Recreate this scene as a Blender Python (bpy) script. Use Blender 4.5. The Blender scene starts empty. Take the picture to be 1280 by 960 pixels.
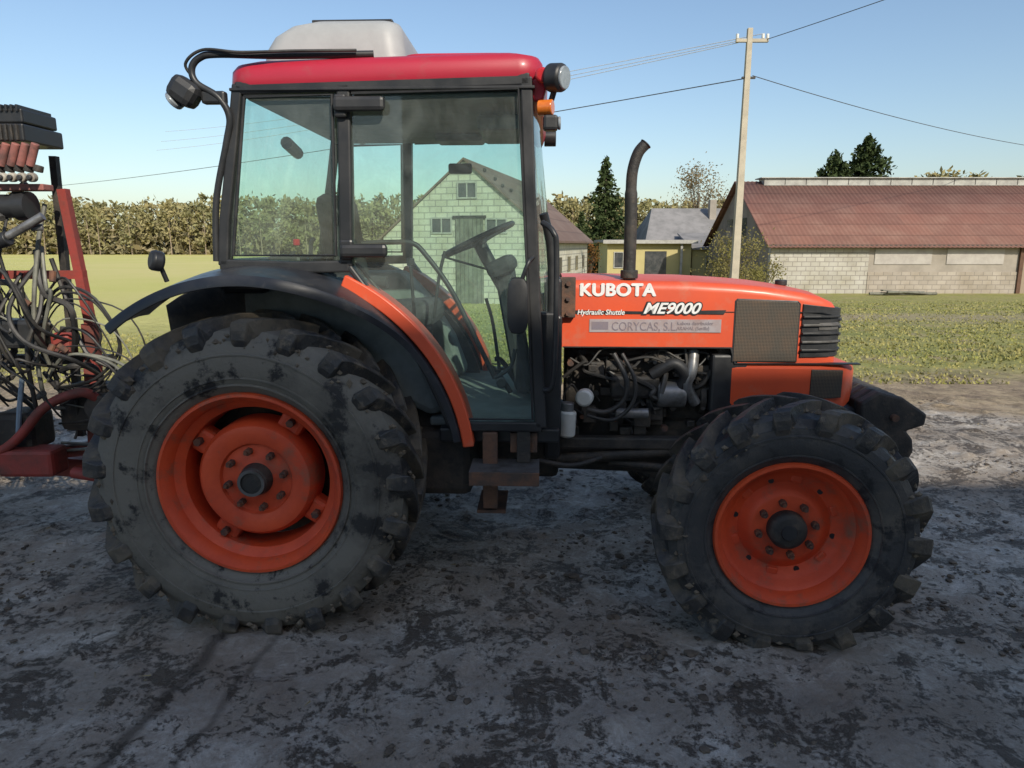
import bpy, math, random
import bmesh
from mathutils import Vector, Matrix, noise, Euler
R = math.radians
random.seed(7)
scene = bpy.context.scene
scene.view_settings.view_transform = 'Standard'
scene.view_settings.look = 'None'
scene.view_settings.exposure = 0

# ------------------------------------------------------------------ materials
def nodes_of(name):
    m = bpy.data.materials.new(name); m.use_nodes = True
    nt = m.node_tree
    for n in list(nt.nodes): nt.nodes.remove(n)
    out = nt.nodes.new('ShaderNodeOutputMaterial')
    return m, nt, out
def N(nt, t, **kw):
    n = nt.nodes.new(t)
    for k, v in kw.items(): setattr(n, k, v)
    return n
def noise_tex(nt, co, scale, detail=6, rough=.6, dist=0):
    n = N(nt, 'ShaderNodeTexNoise'); n.inputs['Scale'].default_value = scale
    n.inputs['Detail'].default_value = detail; n.inputs['Roughness'].default_value = rough
    n.inputs['Distortion'].default_value = dist
    nt.links.new(co, n.inputs['Vector']); return n.outputs['Fac']
def ramp(nt, fac, a, b, ca=(0,0,0,1), cb=(1,1,1,1)):
    r = N(nt, 'ShaderNodeValToRGB'); r.color_ramp.elements[0].position = a; r.color_ramp.elements[1].position = b
    r.color_ramp.elements[0].color = ca; r.color_ramp.elements[1].color = cb
    nt.links.new(fac, r.inputs[0]); return r.outputs[0]
def mix(nt, fac, a, b):
    m = N(nt, 'ShaderNodeMix', data_type='RGBA')
    if isinstance(fac, (int, float)): m.inputs[0].default_value = fac
    else: nt.links.new(fac, m.inputs[0])
    for i, v in ((6, a), (7, b)):
        if isinstance(v, tuple): m.inputs[i].default_value = (*v[:3], 1)
        else: nt.links.new(v, m.inputs[i])
    return m.outputs[2]
def math_n(nt, op, a, b=0.0, clamp=False):
    m = N(nt, 'ShaderNodeMath', operation=op); m.use_clamp = clamp
    for i, v in ((0, a), (1, b)):
        if isinstance(v, (int, float)): m.inputs[i].default_value = v
        else: nt.links.new(v, m.inputs[i])
    return m.outputs[0]
def M(name, c1, c2=None, scale=6, thr=(.42, .62), rough=.6, rough2=None, metal=0, bump=0, bscale=None, coat=0, c3=None, s3=30, t3=(.6,.7)):
    m, nt, out = nodes_of(name)
    b = N(nt, 'ShaderNodeBsdfPrincipled'); nt.links.new(b.outputs[0], out.inputs[0])
    tc = N(nt, 'ShaderNodeTexCoord').outputs['Object']
    b.inputs['Roughness'].default_value = rough; b.inputs['Metallic'].default_value = metal
    b.inputs['Coat Weight'].default_value = coat; b.inputs['Coat Roughness'].default_value = .2
    if c2 is None: c2 = tuple(x*.75 for x in c1)
    f = ramp(nt, noise_tex(nt, tc, scale, 7, .65), *thr)
    col = mix(nt, f, c1, c2)
    if c3:
        g = ramp(nt, noise_tex(nt, tc, s3, 6, .7), *t3)
        col = mix(nt, g, col, c3)
    nt.links.new(col, b.inputs['Base Color'])
    if rough2 is not None:
        mr = N(nt, 'ShaderNodeMapRange'); nt.links.new(f, mr.inputs[0])
        mr.inputs[3].default_value = rough; mr.inputs[4].default_value = rough2
        nt.links.new(mr.outputs[0], b.inputs['Roughness'])
    if bump:
        bn = N(nt, 'ShaderNodeBump'); bn.inputs['Strength'].default_value = bump; bn.inputs['Distance'].default_value = .02
        nt.links.new(noise_tex(nt, tc, bscale or scale*4, 6, .7), bn.inputs['Height'])
        nt.links.new(bn.outputs[0], b.inputs['Normal'])
    return m

ORANGE = M('orange_paint', (.70,.092,.030), (.58,.074,.026), 3, (.35,.7), .40, .58, coat=.15, c3=(.44,.19,.12), s3=7, t3=(.54,.85))
ORANGE_RIM = M('rim_paint', (.72,.090,.026), (.50,.055,.022), 3, (.4,.68), .5, .75, c3=(.24,.115,.07), s3=5.5, t3=(.52,.72), bump=.15)
ROOFRED = M('roof_red', (.45,.020,.045), (.36,.018,.036), 2, (.3,.8), .38, .52, coat=.2, c3=(.32,.07,.07), s3=6, t3=(.56,.8))
BLACKP = M('black_plastic', (.018,.019,.021), (.036,.036,.037), 5, (.4,.7), .38, .6)
FENDER = M('fender_rubber', (.020,.022,.028), (.045,.046,.05), 4, (.45,.7), .36, .6, c3=(.10,.09,.078), s3=12, t3=(.58,.8))
DARK = M('dark_metal', (.028,.026,.024), (.075,.062,.050), 9, (.45,.65), .6, .8, bump=.3, c3=(.12,.088,.06), s3=14, t3=(.58,.75))
ENGINE = M('engine_metal', (.040,.038,.036), (.10,.085,.07), 12, (.45,.65), .5, .8, metal=.2, bump=.3)
GREYM = M('grey_metal', (.26,.26,.26), (.12,.11,.10), 12, (.45,.65), .4, metal=.5)
DGREYM = M('dull_grey_metal', (.13,.125,.12), (.06,.055,.048), 12, (.45,.65), .55, metal=.3)
TYRE_R = M('tyre_sidewall_dusty', (.175,.160,.132), (.075,.068,.057), 2.4, (.44,.62), .8, .55, bump=.35, bscale=28, c3=(.022,.021,.021), s3=4.5, t3=(.53,.59))
TYRE_F = M('tyre_sidewall_dark', (.048,.048,.049), (.115,.100,.082), 4, (.46,.66), .5, .75, bump=.35, bscale=28, c3=(.020,.020,.022), s3=7, t3=(.52,.60))
LUG = M('tyre_lug', (.034,.033,.033), (.13,.108,.080), 5, (.45,.60), .42, .85, bump=.45, bscale=26, c3=(.18,.145,.105), s3=13, t3=(.56,.68))
RUST = M('rusty_steel', (.15,.075,.045), (.07,.05,.04), 10, (.4,.6), .8, bump=.3)
RUSTBOLT = M('rusty_bolt', (.16,.07,.04), (.06,.04,.035), 20, rough=.8)
WHITEP = M('white_plastic', (.66,.66,.62), (.52,.52,.48), 4, rough=.35)
TANKM = M('white_tank_plastic', (.37,.38,.38), (.28,.285,.285), 3, (.4,.7), .5)
INTER = M('cab_trim_grey', (.20,.225,.215), (.13,.145,.14), 4, rough=.7)
LINING = M('roof_lining_fabric', (.26,.27,.24), (.18,.19,.16), 6, rough=.9)
SEATM = M('seat_fabric', (.035,.035,.04), (.06,.06,.065), 8, rough=.9)
WHITET = M('white_lettering', (.80,.80,.78), (.7,.7,.68), 30, rough=.5)
STICK = M('silver_sticker', (.36,.32,.33), (.32,.24,.23), 14, rough=.5)
STICKTXT = M('sticker_lettering', (.20,.17,.20), (.24,.19,.20), 14, rough=.5)
AMBER = M('amber_lens', (.75,.20,.02), (.6,.14,.02), 20, rough=.2, coat=.5)
REDL = M('red_lens', (.5,.02,.03), (.4,.02,.02), 20, rough=.2, coat=.5)
LENS = M('lamp_lens', (.30,.33,.35), (.20,.22,.24), 20, rough=.12, coat=.5)
REDFRAME = M('sprayer_red', (.30,.045,.035), (.12,.05,.04), 5, (.4,.65), .55, .8, bump=.2)
HOSEB = M('hose_black', (.020,.020,.020), (.06,.055,.05), 8, rough=.5)
HOSEG = M('hose_grey', (.20,.20,.165), (.10,.10,.085), 8, rough=.5)
NOZZ = M('valve_rust', (.32,.12,.10), (.14,.07,.06), 14, rough=.7)
VCAP = M('valve_cap_cream', (.46,.43,.36), (.24,.21,.17), 10, rough=.6)
MUDD = M('dried_mud', (.18,.145,.105), (.09,.072,.055), 12, rough=.95, bump=.4)

def mesh_grille():
    m, nt, out = nodes_of('mesh_grille')
    b = N(nt, 'ShaderNodeBsdfPrincipled'); nt.links.new(b.outputs[0], out.inputs[0])
    tc = N(nt, 'ShaderNodeTexCoord').outputs['Object']
    mp = N(nt, 'ShaderNodeMapping'); mp.inputs['Rotation'].default_value = (0, R(45), 0); nt.links.new(tc, mp.inputs[0])
    sx = N(nt, 'ShaderNodeSeparateXYZ'); nt.links.new(mp.outputs[0], sx.inputs[0])
    a = math_n(nt, 'SINE', math_n(nt, 'MULTIPLY', sx.outputs[0], 640))
    c = math_n(nt, 'SINE', math_n(nt, 'MULTIPLY', sx.outputs[2], 640))
    f = math_n(nt, 'MULTIPLY', a, c)
    dirt = ramp(nt, noise_tex(nt, tc, 10, 6, .6), .4, .65)
    base = mix(nt, dirt, (.095,.08,.06), (.14,.092,.058))
    col = mix(nt, math_n(nt, 'GREATER_THAN', f, .05), base, (.02,.018,.016))
    nt.links.new(col, b.inputs['Base Color']); b.inputs['Roughness'].default_value = .6
    return m
MESHG = mesh_grille()

def glass(name, tint, dirt):
    m, nt, out = nodes_of(name)
    t = N(nt, 'ShaderNodeBsdfTransparent'); t.inputs[0].default_value = (*tint, 1)
    g = N(nt, 'ShaderNodeBsdfGlossy'); g.inputs['Roughness'].default_value = .02; g.inputs[0].default_value = (.9,.95,.93,1)
    lw = N(nt, 'ShaderNodeLayerWeight'); lw.inputs[0].default_value = .5
    f5 = math_n(nt, 'ADD', math_n(nt, 'MULTIPLY', math_n(nt, 'POWER', lw.outputs['Facing'], 5.0), .80), .05)
    mx = N(nt, 'ShaderNodeMixShader'); nt.links.new(f5, mx.inputs[0]); nt.links.new(t.outputs[0], mx.inputs[1]); nt.links.new(g.outputs[0], mx.inputs[2])
    d = N(nt, 'ShaderNodeBsdfDiffuse'); d.inputs[0].default_value = (.42,.47,.44,1)
    tc = N(nt, 'ShaderNodeTexCoord').outputs['Object']
    f = ramp(nt, noise_tex(nt, tc, 5, 8, .7, 1.0), .35, .8, (dirt*.35,)*3+(1,), (dirt*1.8,)*3+(1,))
    m2 = N(nt, 'ShaderNodeMixShader'); nt.links.new(f, m2.inputs[0]); nt.links.new(mx.outputs[0], m2.inputs[1]); nt.links.new(d.outputs[0], m2.inputs[2])
    nt.links.new(m2.outputs[0], out.inputs[0]); return m
GLASS = glass('cab_glass', (.78,.93,.86), .11)

def foliage(name, a, b, c, scale=.35, trans=True):
    m, nt, out = nodes_of(name)
    tc = N(nt, 'ShaderNodeTexCoord').outputs['Object']
    geo = N(nt, 'ShaderNodeNewGeometry')
    col = mix(nt, ramp(nt, noise_tex(nt, tc, scale, 4, .6), .40, .60), a, b)
    col = mix(nt, math_n(nt, 'MULTIPLY', geo.outputs['Random Per Island'], .55), col, c)
    d = N(nt, 'ShaderNodeBsdfDiffuse'); nt.links.new(col, d.inputs[0])
    if trans:
        tr = N(nt, 'ShaderNodeBsdfTranslucent'); nt.links.new(col, tr.inputs[0])
        mx = N(nt, 'ShaderNodeMixShader'); mx.inputs[0].default_value = .3
        nt.links.new(d.outputs[0], mx.inputs[1]); nt.links.new(tr.outputs[0], mx.inputs[2]); nt.links.new(mx.outputs[0], out.inputs[0])
    else: nt.links.new(d.outputs[0], out.inputs[0])
    return m
F_FOREST = foliage('forest_foliage', (.28,.24,.115), (.185,.19,.095), (.25,.22,.115), .12, False)  # tones lightened and muted to put distant haze into the colour
F_UNDER = foliage('forest_undergrowth', (.24,.20,.115), (.17,.16,.09), (.26,.215,.13), .2, False)
F_FIR = foliage('fir_foliage', (.045,.066,.028), (.070,.088,.036), (.035,.05,.022), .8, False)
F_BUSH = foliage('bush_foliage', (.24,.22,.075), (.30,.25,.11), (.17,.16,.06), 1.2)
F_AUT = foliage('autumn_foliage', (.24,.19,.11), (.20,.155,.09), (.28,.22,.13), 1.2)
F_RED = foliage('red_bush_foliage', (.22,.07,.03), (.20,.12,.04), (.10,.09,.03), 1.2)
F_GRASS = foliage('grass_blades', (.24,.25,.065), (.33,.30,.11), (.37,.32,.16), .5, False)
BARK = M('bark', (.14,.11,.08), (.07,.055,.04), 8, rough=.9, bump=.3)
BARKL = M('pine_bark', (.32,.25,.18), (.22,.17,.13), 3, rough=.9)

def brick_mat(name, c1, c2, mortar, w, h, msize, rough=.85):
    m, nt, out = nodes_of(name)
    b = N(nt, 'ShaderNodeBsdfPrincipled'); nt.links.new(b.outputs[0], out.inputs[0]); b.inputs['Roughness'].default_value = rough
    tc = N(nt, 'ShaderNodeTexCoord').outputs['Object']
    s = N(nt, 'ShaderNodeSeparateXYZ'); nt.links.new(tc, s.inputs[0])
    cb = N(nt, 'ShaderNodeCombineXYZ')
    nt.links.new(math_n(nt, 'ADD', s.outputs[0], s.outputs[1]), cb.inputs[0]); nt.links.new(s.outputs[2], cb.inputs[1])
    br = N(nt, 'ShaderNodeTexBrick'); nt.links.new(cb.outputs[0], br.inputs['Vector'])
    br.inputs['Color1'].default_value = (*c1,1); br.inputs['Color2'].default_value = (*c2,1); br.inputs['Mortar'].default_value = (*mortar,1)
    br.inputs['Scale'].default_value = 1; br.inputs['Brick Width'].default_value = w; br.inputs['Row Height'].default_value = h; br.inputs['Mortar Size'].default_value = msize
    st = ramp(nt, noise_tex(nt, tc, .8, 7, .65), .4, .7, (1,1,1,1), (.72,.69,.62,1))
    mu = N(nt, 'ShaderNodeMix', data_type='RGBA', blend_type='MULTIPLY'); mu.inputs[0].default_value = 1
    nt.links.new(br.outputs[0], mu.inputs[6]); nt.links.new(st, mu.inputs[7]); nt.links.new(mu.outputs[2], b.inputs['Base Color'])
    return m
WBRICK = brick_mat('white_block_wall', (.60,.58,.48), (.50,.49,.41), (.30,.29,.26), .5, .25, .022)
WBRICK2 = brick_mat('white_block_wall_long', (.48,.46,.40), (.40,.38,.33), (.26,.24,.22), .48, .24, .02)
REDBR = brick_mat('old_brick', (.20,.10,.07), (.15,.08,.06), (.2,.18,.16), .25, .08, .012)
RENDER = M('grey_render', (.34,.30,.25), (.26,.23,.19), .9, (.4,.65), .9)
YELLOW = M('yellow_render', (.48,.41,.19), (.42,.36,.16), .6, rough=.9)
GREYROOF = M('grey_roof', (.24,.23,.225), (.17,.165,.16), 1.0, rough=.8)
TIMBER = M('old_timber', (.19,.19,.15), (.11,.105,.085), 3, rough=.9, bump=.2)
WINM = M('window_pane', (.045,.05,.055), (.09,.09,.09), 2, rough=.15)
FRAMEM = M('window_frame', (.40,.39,.35), (.3,.29,.26), 4, rough=.6)
CONC = M('concrete_pole', (.45,.40,.31), (.36,.32,.25), 2.5, (.4,.65), .9, bump=.1)
VENT = M('ridge_vent', (.40,.40,.36), (.28,.275,.25), 1.5, rough=.8)
WIREM = M('wire', (.06,.06,.06), rough=.6)
WIREL = M('wire_alu', (.62,.62,.62), rough=.5)
CREAM = M('cream_render', (.74,.70,.62), (.66,.62,.55), .8, rough=.9)

def roof_mat(name, c1, c2, c3):
    m, nt, out = nodes_of(name)
    b = N(nt, 'ShaderNodeBsdfPrincipled'); nt.links.new(b.outputs[0], out.inputs[0]); b.inputs['Roughness'].default_value = .8
    tc = N(nt, 'ShaderNodeTexCoord').outputs['Object']
    s = N(nt, 'ShaderNodeSeparateXYZ'); nt.links.new(tc, s.inputs[0])
    fx = math_n(nt, 'FLOOR', math_n(nt, 'MULTIPLY', s.outputs[0], .9)); fz = math_n(nt, 'FLOOR', math_n(nt, 'MULTIPLY', s.outputs[2], 1.65))
    cb = N(nt, 'ShaderNodeCombineXYZ'); nt.links.new(fx, cb.inputs[0]); nt.links.new(fz, cb.inputs[1])
    wn = N(nt, 'ShaderNodeTexWhiteNoise'); nt.links.new(cb.outputs[0], wn.inputs[0])
    col = mix(nt, wn.outputs[0], c1, c2)
    col = mix(nt, ramp(nt, noise_tex(nt, tc, .7, 7, .7), .45, .75), col, c3)
    fr = math_n(nt, 'FRACT', math_n(nt, 'MULTIPLY', s.outputs[2], 1.65))
    col = mix(nt, math_n(nt, 'MULTIPLY', math_n(nt, 'LESS_THAN', fr, .08), .6), col, tuple(x*.4 for x in c1))
    nt.links.new(col, b.inputs['Base Color']); return m
BROOF = roof_mat('corrugated_red_roof', (.19,.085,.062), (.155,.072,.054), (.22,.12,.09))
BROOF2 = roof_mat('corrugated_brown_roof', (.17,.11,.085), (.14,.09,.07), (.20,.15,.12))

# ------------------------------------------------------------------ geometry helpers
def add(name, verts, faces, mat, parent=None, smooth=False, recalc=True):
    me = bpy.data.meshes.new(name); me.from_pydata([tuple(v) for v in verts], [], faces)
    if recalc:
        bm = bmesh.new(); bm.from_mesh(me); bmesh.ops.recalc_face_normals(bm, faces=bm.faces); bm.to_mesh(me); bm.free()
    if smooth:
        for p in me.polygons: p.use_smooth = True
        try: me.set_sharp_from_angle(angle=R(38))
        except Exception: pass
    me.materials.append(mat)
    o = bpy.data.objects.new(name, me); scene.collection.objects.link(o)
    if parent: o.parent = parent
    return o
def empty(name, loc=(0,0,0), rz=0, parent=None):
    o = bpy.data.objects.new(name, None); scene.collection.objects.link(o)
    o.location = loc; o.rotation_euler = (0,0,rz); o.empty_display_size = .3
    if parent: o.parent = parent
    return o
def bev(o, w, seg=2):
    if w:
        m = o.modifiers.new('bevel', 'BEVEL'); m.width = w; m.segments = seg; m.limit_method = 'ANGLE'; m.angle_limit = R(30)
    return o
def box(name, c, s, mat, parent=None, bevel=.008, rot=None):
    M3 = Matrix.Identity(3)
    if rot: M3 = Euler(rot).to_matrix()
    vs = []
    for i in (-1,1):
        for j in (-1,1):
            for k in (-1,1):
                vs.append(Vector(c) + M3 @ Vector((i*s[0]/2, j*s[1]/2, k*s[2]/2)))
    f = [(0,1,3,2),(4,6,7,5),(0,4,5,1),(2,3,7,6),(0,2,6,4),(1,5,7,3)]
    return bev(add(name, vs, f, mat, parent), min(bevel, min(s)*.4))
def bx(name, x0,x1,y0,y1,z0,z1, mat, parent=None, bevel=.008):
    return box(name, ((x0+x1)/2,(y0+y1)/2,(z0+z1)/2), (abs(x1-x0),abs(y1-y0),abs(z1-z0)), mat, parent, bevel)
def prism(name, pts, y0, y1, mat, parent=None, bevel=.006, smooth=False):
    n = len(pts)
    vs = [(x,y0,z) for x,z in pts] + [(x,y1,z) for x,z in pts]
    f = [tuple(range(n)), tuple(range(2*n-1, n-1, -1))] + [(i,(i+1)%n,n+(i+1)%n,n+i) for i in range(n)]
    return bev(add(name, vs, f, mat, parent, smooth), bevel)
def catmull(pts, n):
    P = [Vector(p) for p in pts]
    if n <= 1 or len(P) < 3: return P
    out = []
    for i in range(len(P)-1):
        p0 = P[max(i-1,0)]; p1 = P[i]; p2 = P[i+1]; p3 = P[min(i+2,len(P)-1)]
        for k in range(n):
            t = k/n
            out.append(.5*((2*p1)+(p2-p0)*t+(2*p0-5*p1+4*p2-p3)*t*t+(3*p1-p0-3*p2+p3)*t**3))
    out.append(P[-1]); return out
def tube_data(pts, r, sub=6, seg=8):
    P = catmull(pts, sub); n = len(P)
    rr = r if callable(r) else (lambda t: r)
    vs=[]; fs=[]
    T = (P[1]-P[0]).normalized(); U = T.orthogonal().normalized()
    for i,p in enumerate(P):
        T2 = (P[min(i+1,n-1)]-P[max(i-1,0)]).normalized()
        U = (U - T2*U.dot(T2)).normalized(); V = T2.cross(U)
        for k in range(seg):
            a = 2*math.pi*k/seg
            vs.append(p + (U*math.cos(a)+V*math.sin(a))*rr(i/(n-1)))
    for i in range(n-1):
        for k in range(seg):
            a=i*seg+k; b=i*seg+(k+1)%seg
            fs.append((a,b,b+seg,a+seg))
    fs.append(tuple(range(seg-1,-1,-1))); fs.append(tuple(range((n-1)*seg, n*seg)))
    return vs, fs
def tube(name, pts, r, mat, parent=None, sub=6, seg=10):
    vs, fs = tube_data(pts, r, sub, seg)
    return add(name, vs, fs, mat, parent, True)
def tubes(name, lst, mat, parent=None, sub=5, seg=7):
    V=[];F=[]
    for pts, r in lst:
        v,f = tube_data(pts, r, sub, seg); o=len(V); V+=v; F+=[tuple(i+o for i in q) for q in f]
    return add(name, V, F, mat, parent, True)
def lathe(name, prof, mat, parent=None, seg=72, clampz=None):
    vs=[];fs=[];n=len(prof)
    for k in range(seg):
        a=2*math.pi*k/seg
        for r,y in prof:
            z=r*math.sin(a)
            if clampz is not None: z=max(z,clampz)
            vs.append((r*math.cos(a),y,z))
    for k in range(seg):
        k2=(k+1)%seg
        for i in range(n-1): fs.append((k*n+i,k*n+i+1,k2*n+i+1,k2*n+i))
    return add(name, vs, fs, mat, parent, True)
def cyl(name, c, axis, r, h, mat, parent=None, seg=24, bevel=.004):
    A=Vector(axis).normalized(); U=A.orthogonal().normalized(); W=A.cross(U); c=Vector(c)
    vs=[]
    for s in (-1,1):
        for k in range(seg):
            a=2*math.pi*k/seg; vs.append(c+A*(s*h/2)+(U*math.cos(a)+W*math.sin(a))*r)
    fs=[tuple(range(seg-1,-1,-1)),tuple(range(seg,2*seg))]+[(k,(k+1)%seg,seg+(k+1)%seg,seg+k) for k in range(seg)]
    return bev(add(name,vs,fs,mat,parent,True), bevel)
def loft(name, rings, mat, parent=None, smooth=True, cap=True):
    n=len(rings[0]); vs=[v for r in rings for v in r]; fs=[]
    for i in range(len(rings)-1):
        for k in range(n):
            k2=(k+1)%n; fs.append((i*n+k,i*n+k2,(i+1)*n+k2,(i+1)*n+k))
    if cap: fs.append(tuple(range(n))); fs.append(tuple(range((len(rings)-1)*n,len(rings)*n)))
    return add(name,vs,fs,mat,parent,smooth)
def rrect(x0,x1,y0,y1,z,r,seg=6,zf=None):
    out=[]
    for cx,cy,a0 in ((x1-r,y1-r,0),(x0+r,y1-r,90),(x0+r,y0+r,180),(x1-r,y0+r,270)):
        for k in range(seg+1):
            a=R(a0+90*k/seg); x=cx+r*math.cos(a); y=cy+r*math.sin(a)
            out.append((x,y,z+(zf(x) if zf else 0)))
    return out

# ------------------------------------------------------------------ TRACTOR
trac = empty('tractor', (0,3.75,0), R(-2.3))
YO = -.70

def wheel(name, x, yo, zc, Rt, w, rr, n, side_mat, flip, steer, rear):
    root = empty(name, (x, yo, zc), steer + (math.pi if flip else 0), trac)
    cz = -(zc-.004)
    hw = w/2; rb = Rt-.048
    prof=[(rr-.015,-hw*.72),(rr+.012,-hw*.80),(rr+.03,-hw*.90),(rr+(rb-rr)*.3,-hw*1.0),(rr+(rb-rr)*.55,-hw*1.02),(rr+(rb-rr)*.78,-hw*.99),
          (rb-.045,-hw*.93),(rb-.012,-hw*.82),(rb,-hw*.55),(rb+.005,0)]
    prof = prof + [(r,-y) for r,y in reversed(prof[:-1])]
    lathe('tyre', prof, side_mat, root, 96, cz)
    for q,(ra) in enumerate((rr+.045, rr+.075, rr+(rb-rr)*.62)):
        yy=-hw*(.955 if q==0 else (.985 if q==1 else 1.018))
        lathe('sidewall_rib', [(ra-.006,yy+.004),(ra-.003,yy-.003),(ra+.003,yy-.003),(ra+.006,yy+.004)], side_mat, root, 96, cz)
    V=[];F=[]
    rnd=random.Random(3)
    for s in (-1,1):
        for i in range(n):
            a0=2*math.pi*(i+(.5 if s>0 else 0))/n
            sk=hw/Rt*1.15
            wr=rnd.uniform(.0,.004)
            path=[(-.03,Rt-wr,rb-.02,.018,0),(.3,Rt+.001-wr,rb-.02,.019,0),(.65,Rt-.003-wr,rb-.02,.023,0),(.90,Rt-.008-wr,rb-.03,.030,0),(1.0,Rt-.022,rb-.06,.034,0),(1.05,Rt-.055,rb-.075,.035,1),(1.055,Rt-.092,rb-.095,.031,1),(1.0,Rt-.120,rb-.11,.024,1)]
            o=len(V)
            for t,rt,rbm,h,sd in path:
                a=a0+sk*min(t,1.0)+ (0.03*(t-1) if sd else 0)
                yt=s*hw*t; yb=s*hw*min(t,.90)
                hh=h/Rt
                for (aa,r_,y_) in ((a-hh,rt,yt),(a+hh,rt,yt),(a+hh*1.5,rbm,yb),(a-hh*1.5,rbm,yb)):
                    z=max(r_*math.sin(aa),cz); V.append((r_*math.cos(aa),y_,z))
            m=len(path)
            for j in range(m-1):
                for k in range(4):
                    k2=(k+1)%4; F.append((o+j*4+k,o+j*4+k2,o+(j+1)*4+k2,o+(j+1)*4+k))
            F.append((o,o+1,o+2,o+3)); F.append(tuple(o+(m-1)*4+k for k in (3,2,1,0)))
    bev(add('tread_lugs',V,F,LUG,root),.004,1)
    V=[];F=[]
    for k in range(420 if rear else 320):
        a=rnd.random()*6.283; s=rnd.choice((-1,-1,1)); q=rnd.random()
        if q<.6: r_=rb+rnd.uniform(-.004,.014); y_=s*hw*rnd.uniform(.0,.85)
        else: r_=rb-rnd.uniform(.02,.09); y_=s*hw*rnd.uniform(.95,1.01)
        sz=rnd.uniform(.005,.020); o=len(V); c=Vector((r_*math.cos(a),y_,max(r_*math.sin(a),cz)))
        for v in ((1,0,0),(-1,0,0),(0,.6,0),(0,-.6,0),(0,0,1),(0,0,-1)):
            V.append(c+Vector(v)*sz*rnd.uniform(.5,1.3))
        F+=[tuple(o+i for i in f) for f in ((0,2,4),(2,1,4),(1,3,4),(3,0,4),(2,0,5),(1,2,5),(3,1,5),(0,3,5))]
    add('tyre_mud',V,F,MUDD,root,True)
    if rear:
        fl=[(rr+.004,-hw*.74),(rr+.010,-hw*.80),(rr+.004,-hw*.87),(rr-.008,-hw*.875),(rr-.014,-hw*.82),(rr-.03,-hw*.74),(rr-.036,-hw*.55),(rr-.055,-hw*.48),(rr-.07,-hw*.40),(rr-.075,hw*.35),(rr-.04,hw*.5),(rr-.01,hw*.72)]
        lathe('rim', fl, ORANGE_RIM, root, 96)
        lathe('wheel_disc',[(.0,-.09),(.10,-.09),(.108,-.085),(.15,-.085),(.158,-.10),(.205,-.115),(.235,-.108),(.252,-.085),(.258,-.05),(.26,.03),(.20,.05)],ORANGE_RIM,root,72)
        lathe('inner_dish',[(.0,.10),(.2,.10),(.315,.09)],DARK,root,48)
        for k in range(4):
            a=R(45+90*k+12)
            box('rim_bracket',Vector((math.cos(a)*.275,-.02,math.sin(a)*.275)),(.10,.09,.11),ORANGE_RIM,root,.02,rot=(0,-a,0))
            cyl('bracket_bolt',(math.cos(a)*.292,-.075,math.sin(a)*.292),(0,1,0),.018,.05,RUSTBOLT,root,6,.002)
        nb=8; rbolt=.125
        lathe('hub',[(0,-.15),(.05,-.15),(.062,-.14),(.072,-.085)],DARK,root,36)
        lathe('hub_ring',[(.045,-.157),(.058,-.157),(.058,-.15)],DGREYM,root,36)
        yb=-.10
    else:
        fl=[(rr+.004,-hw*.74),(rr+.010,-hw*.80),(rr+.004,-hw*.88),(rr-.008,-hw*.88),(rr-.014,-hw*.80),(rr-.026,-hw*.70),(rr-.032,-hw*.45),(rr-.05,-hw*.36),(rr-.06,-hw*.20),(rr-.085,-hw*.10),(.19,-hw*.04),(.165,-hw*.14),(.15,-hw*.25),(.135,-hw*.27),(.06,-hw*.27),(0,-hw*.27)]
        lathe('rim', fl, ORANGE_RIM, root, 96)
        lathe('rim_inner',[(rr-.06,-hw*.2),(rr-.05,hw*.5),(rr,hw*.74)],DARK,root,48)
        lathe('hub',[(0,-hw*.62),(.055,-hw*.62),(.07,-hw*.58),(.078,-hw*.5),(.08,-hw*.26)],DARK,root,36)
        lathe('hub_cap',[(0,-hw*.66),(.03,-hw*.66),(.034,-hw*.61)],BLACKP,root,30)
        nb=8; rbolt=.115; yb=-hw*.27-.012
        for k in range(6):
            a=R(60*k+20); c=(math.cos(a)*.21,-hw*.06,math.sin(a)*.21)
            box('disc_lug',c,(.035,.02,.05),ORANGE_RIM,root,.008,rot=(0,-a,0))
            cyl('disc_hole',(math.cos(a+.5)*.205,-hw*.05,math.sin(a+.5)*.205),(0,1,0),.012,.012,BLACKP,root,12,0)
    for k in range(nb):
        a=2*math.pi*k/nb+.2
        c=(math.cos(a)*rbolt,yb,math.sin(a)*rbolt)
        cyl('wheel_nut',c,(0,1,0),.016,.035,RUSTBOLT,root,6,.002)
        cyl('wheel_stud',(c[0],yb-.02,c[2]),(0,1,0),.008,.03,RUSTBOLT,root,8,0)
    return root
wheel('rear_wheel',-1.06,-.79,.665,.708,.42,.385,21,TYRE_R,False,0,True)
wheel('rear_wheel_far',-1.06,.79,.665,.708,.42,.385,21,TYRE_R,True,0,True)
wheel('front_wheel',1.185,-.86,.487,.552,.32,.302,18,TYRE_F,False,R(-4),False)
wheel('front_wheel_far',1.185,.86,.487,.552,.32,.302,18,TYRE_F,True,R(-4),False)

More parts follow.
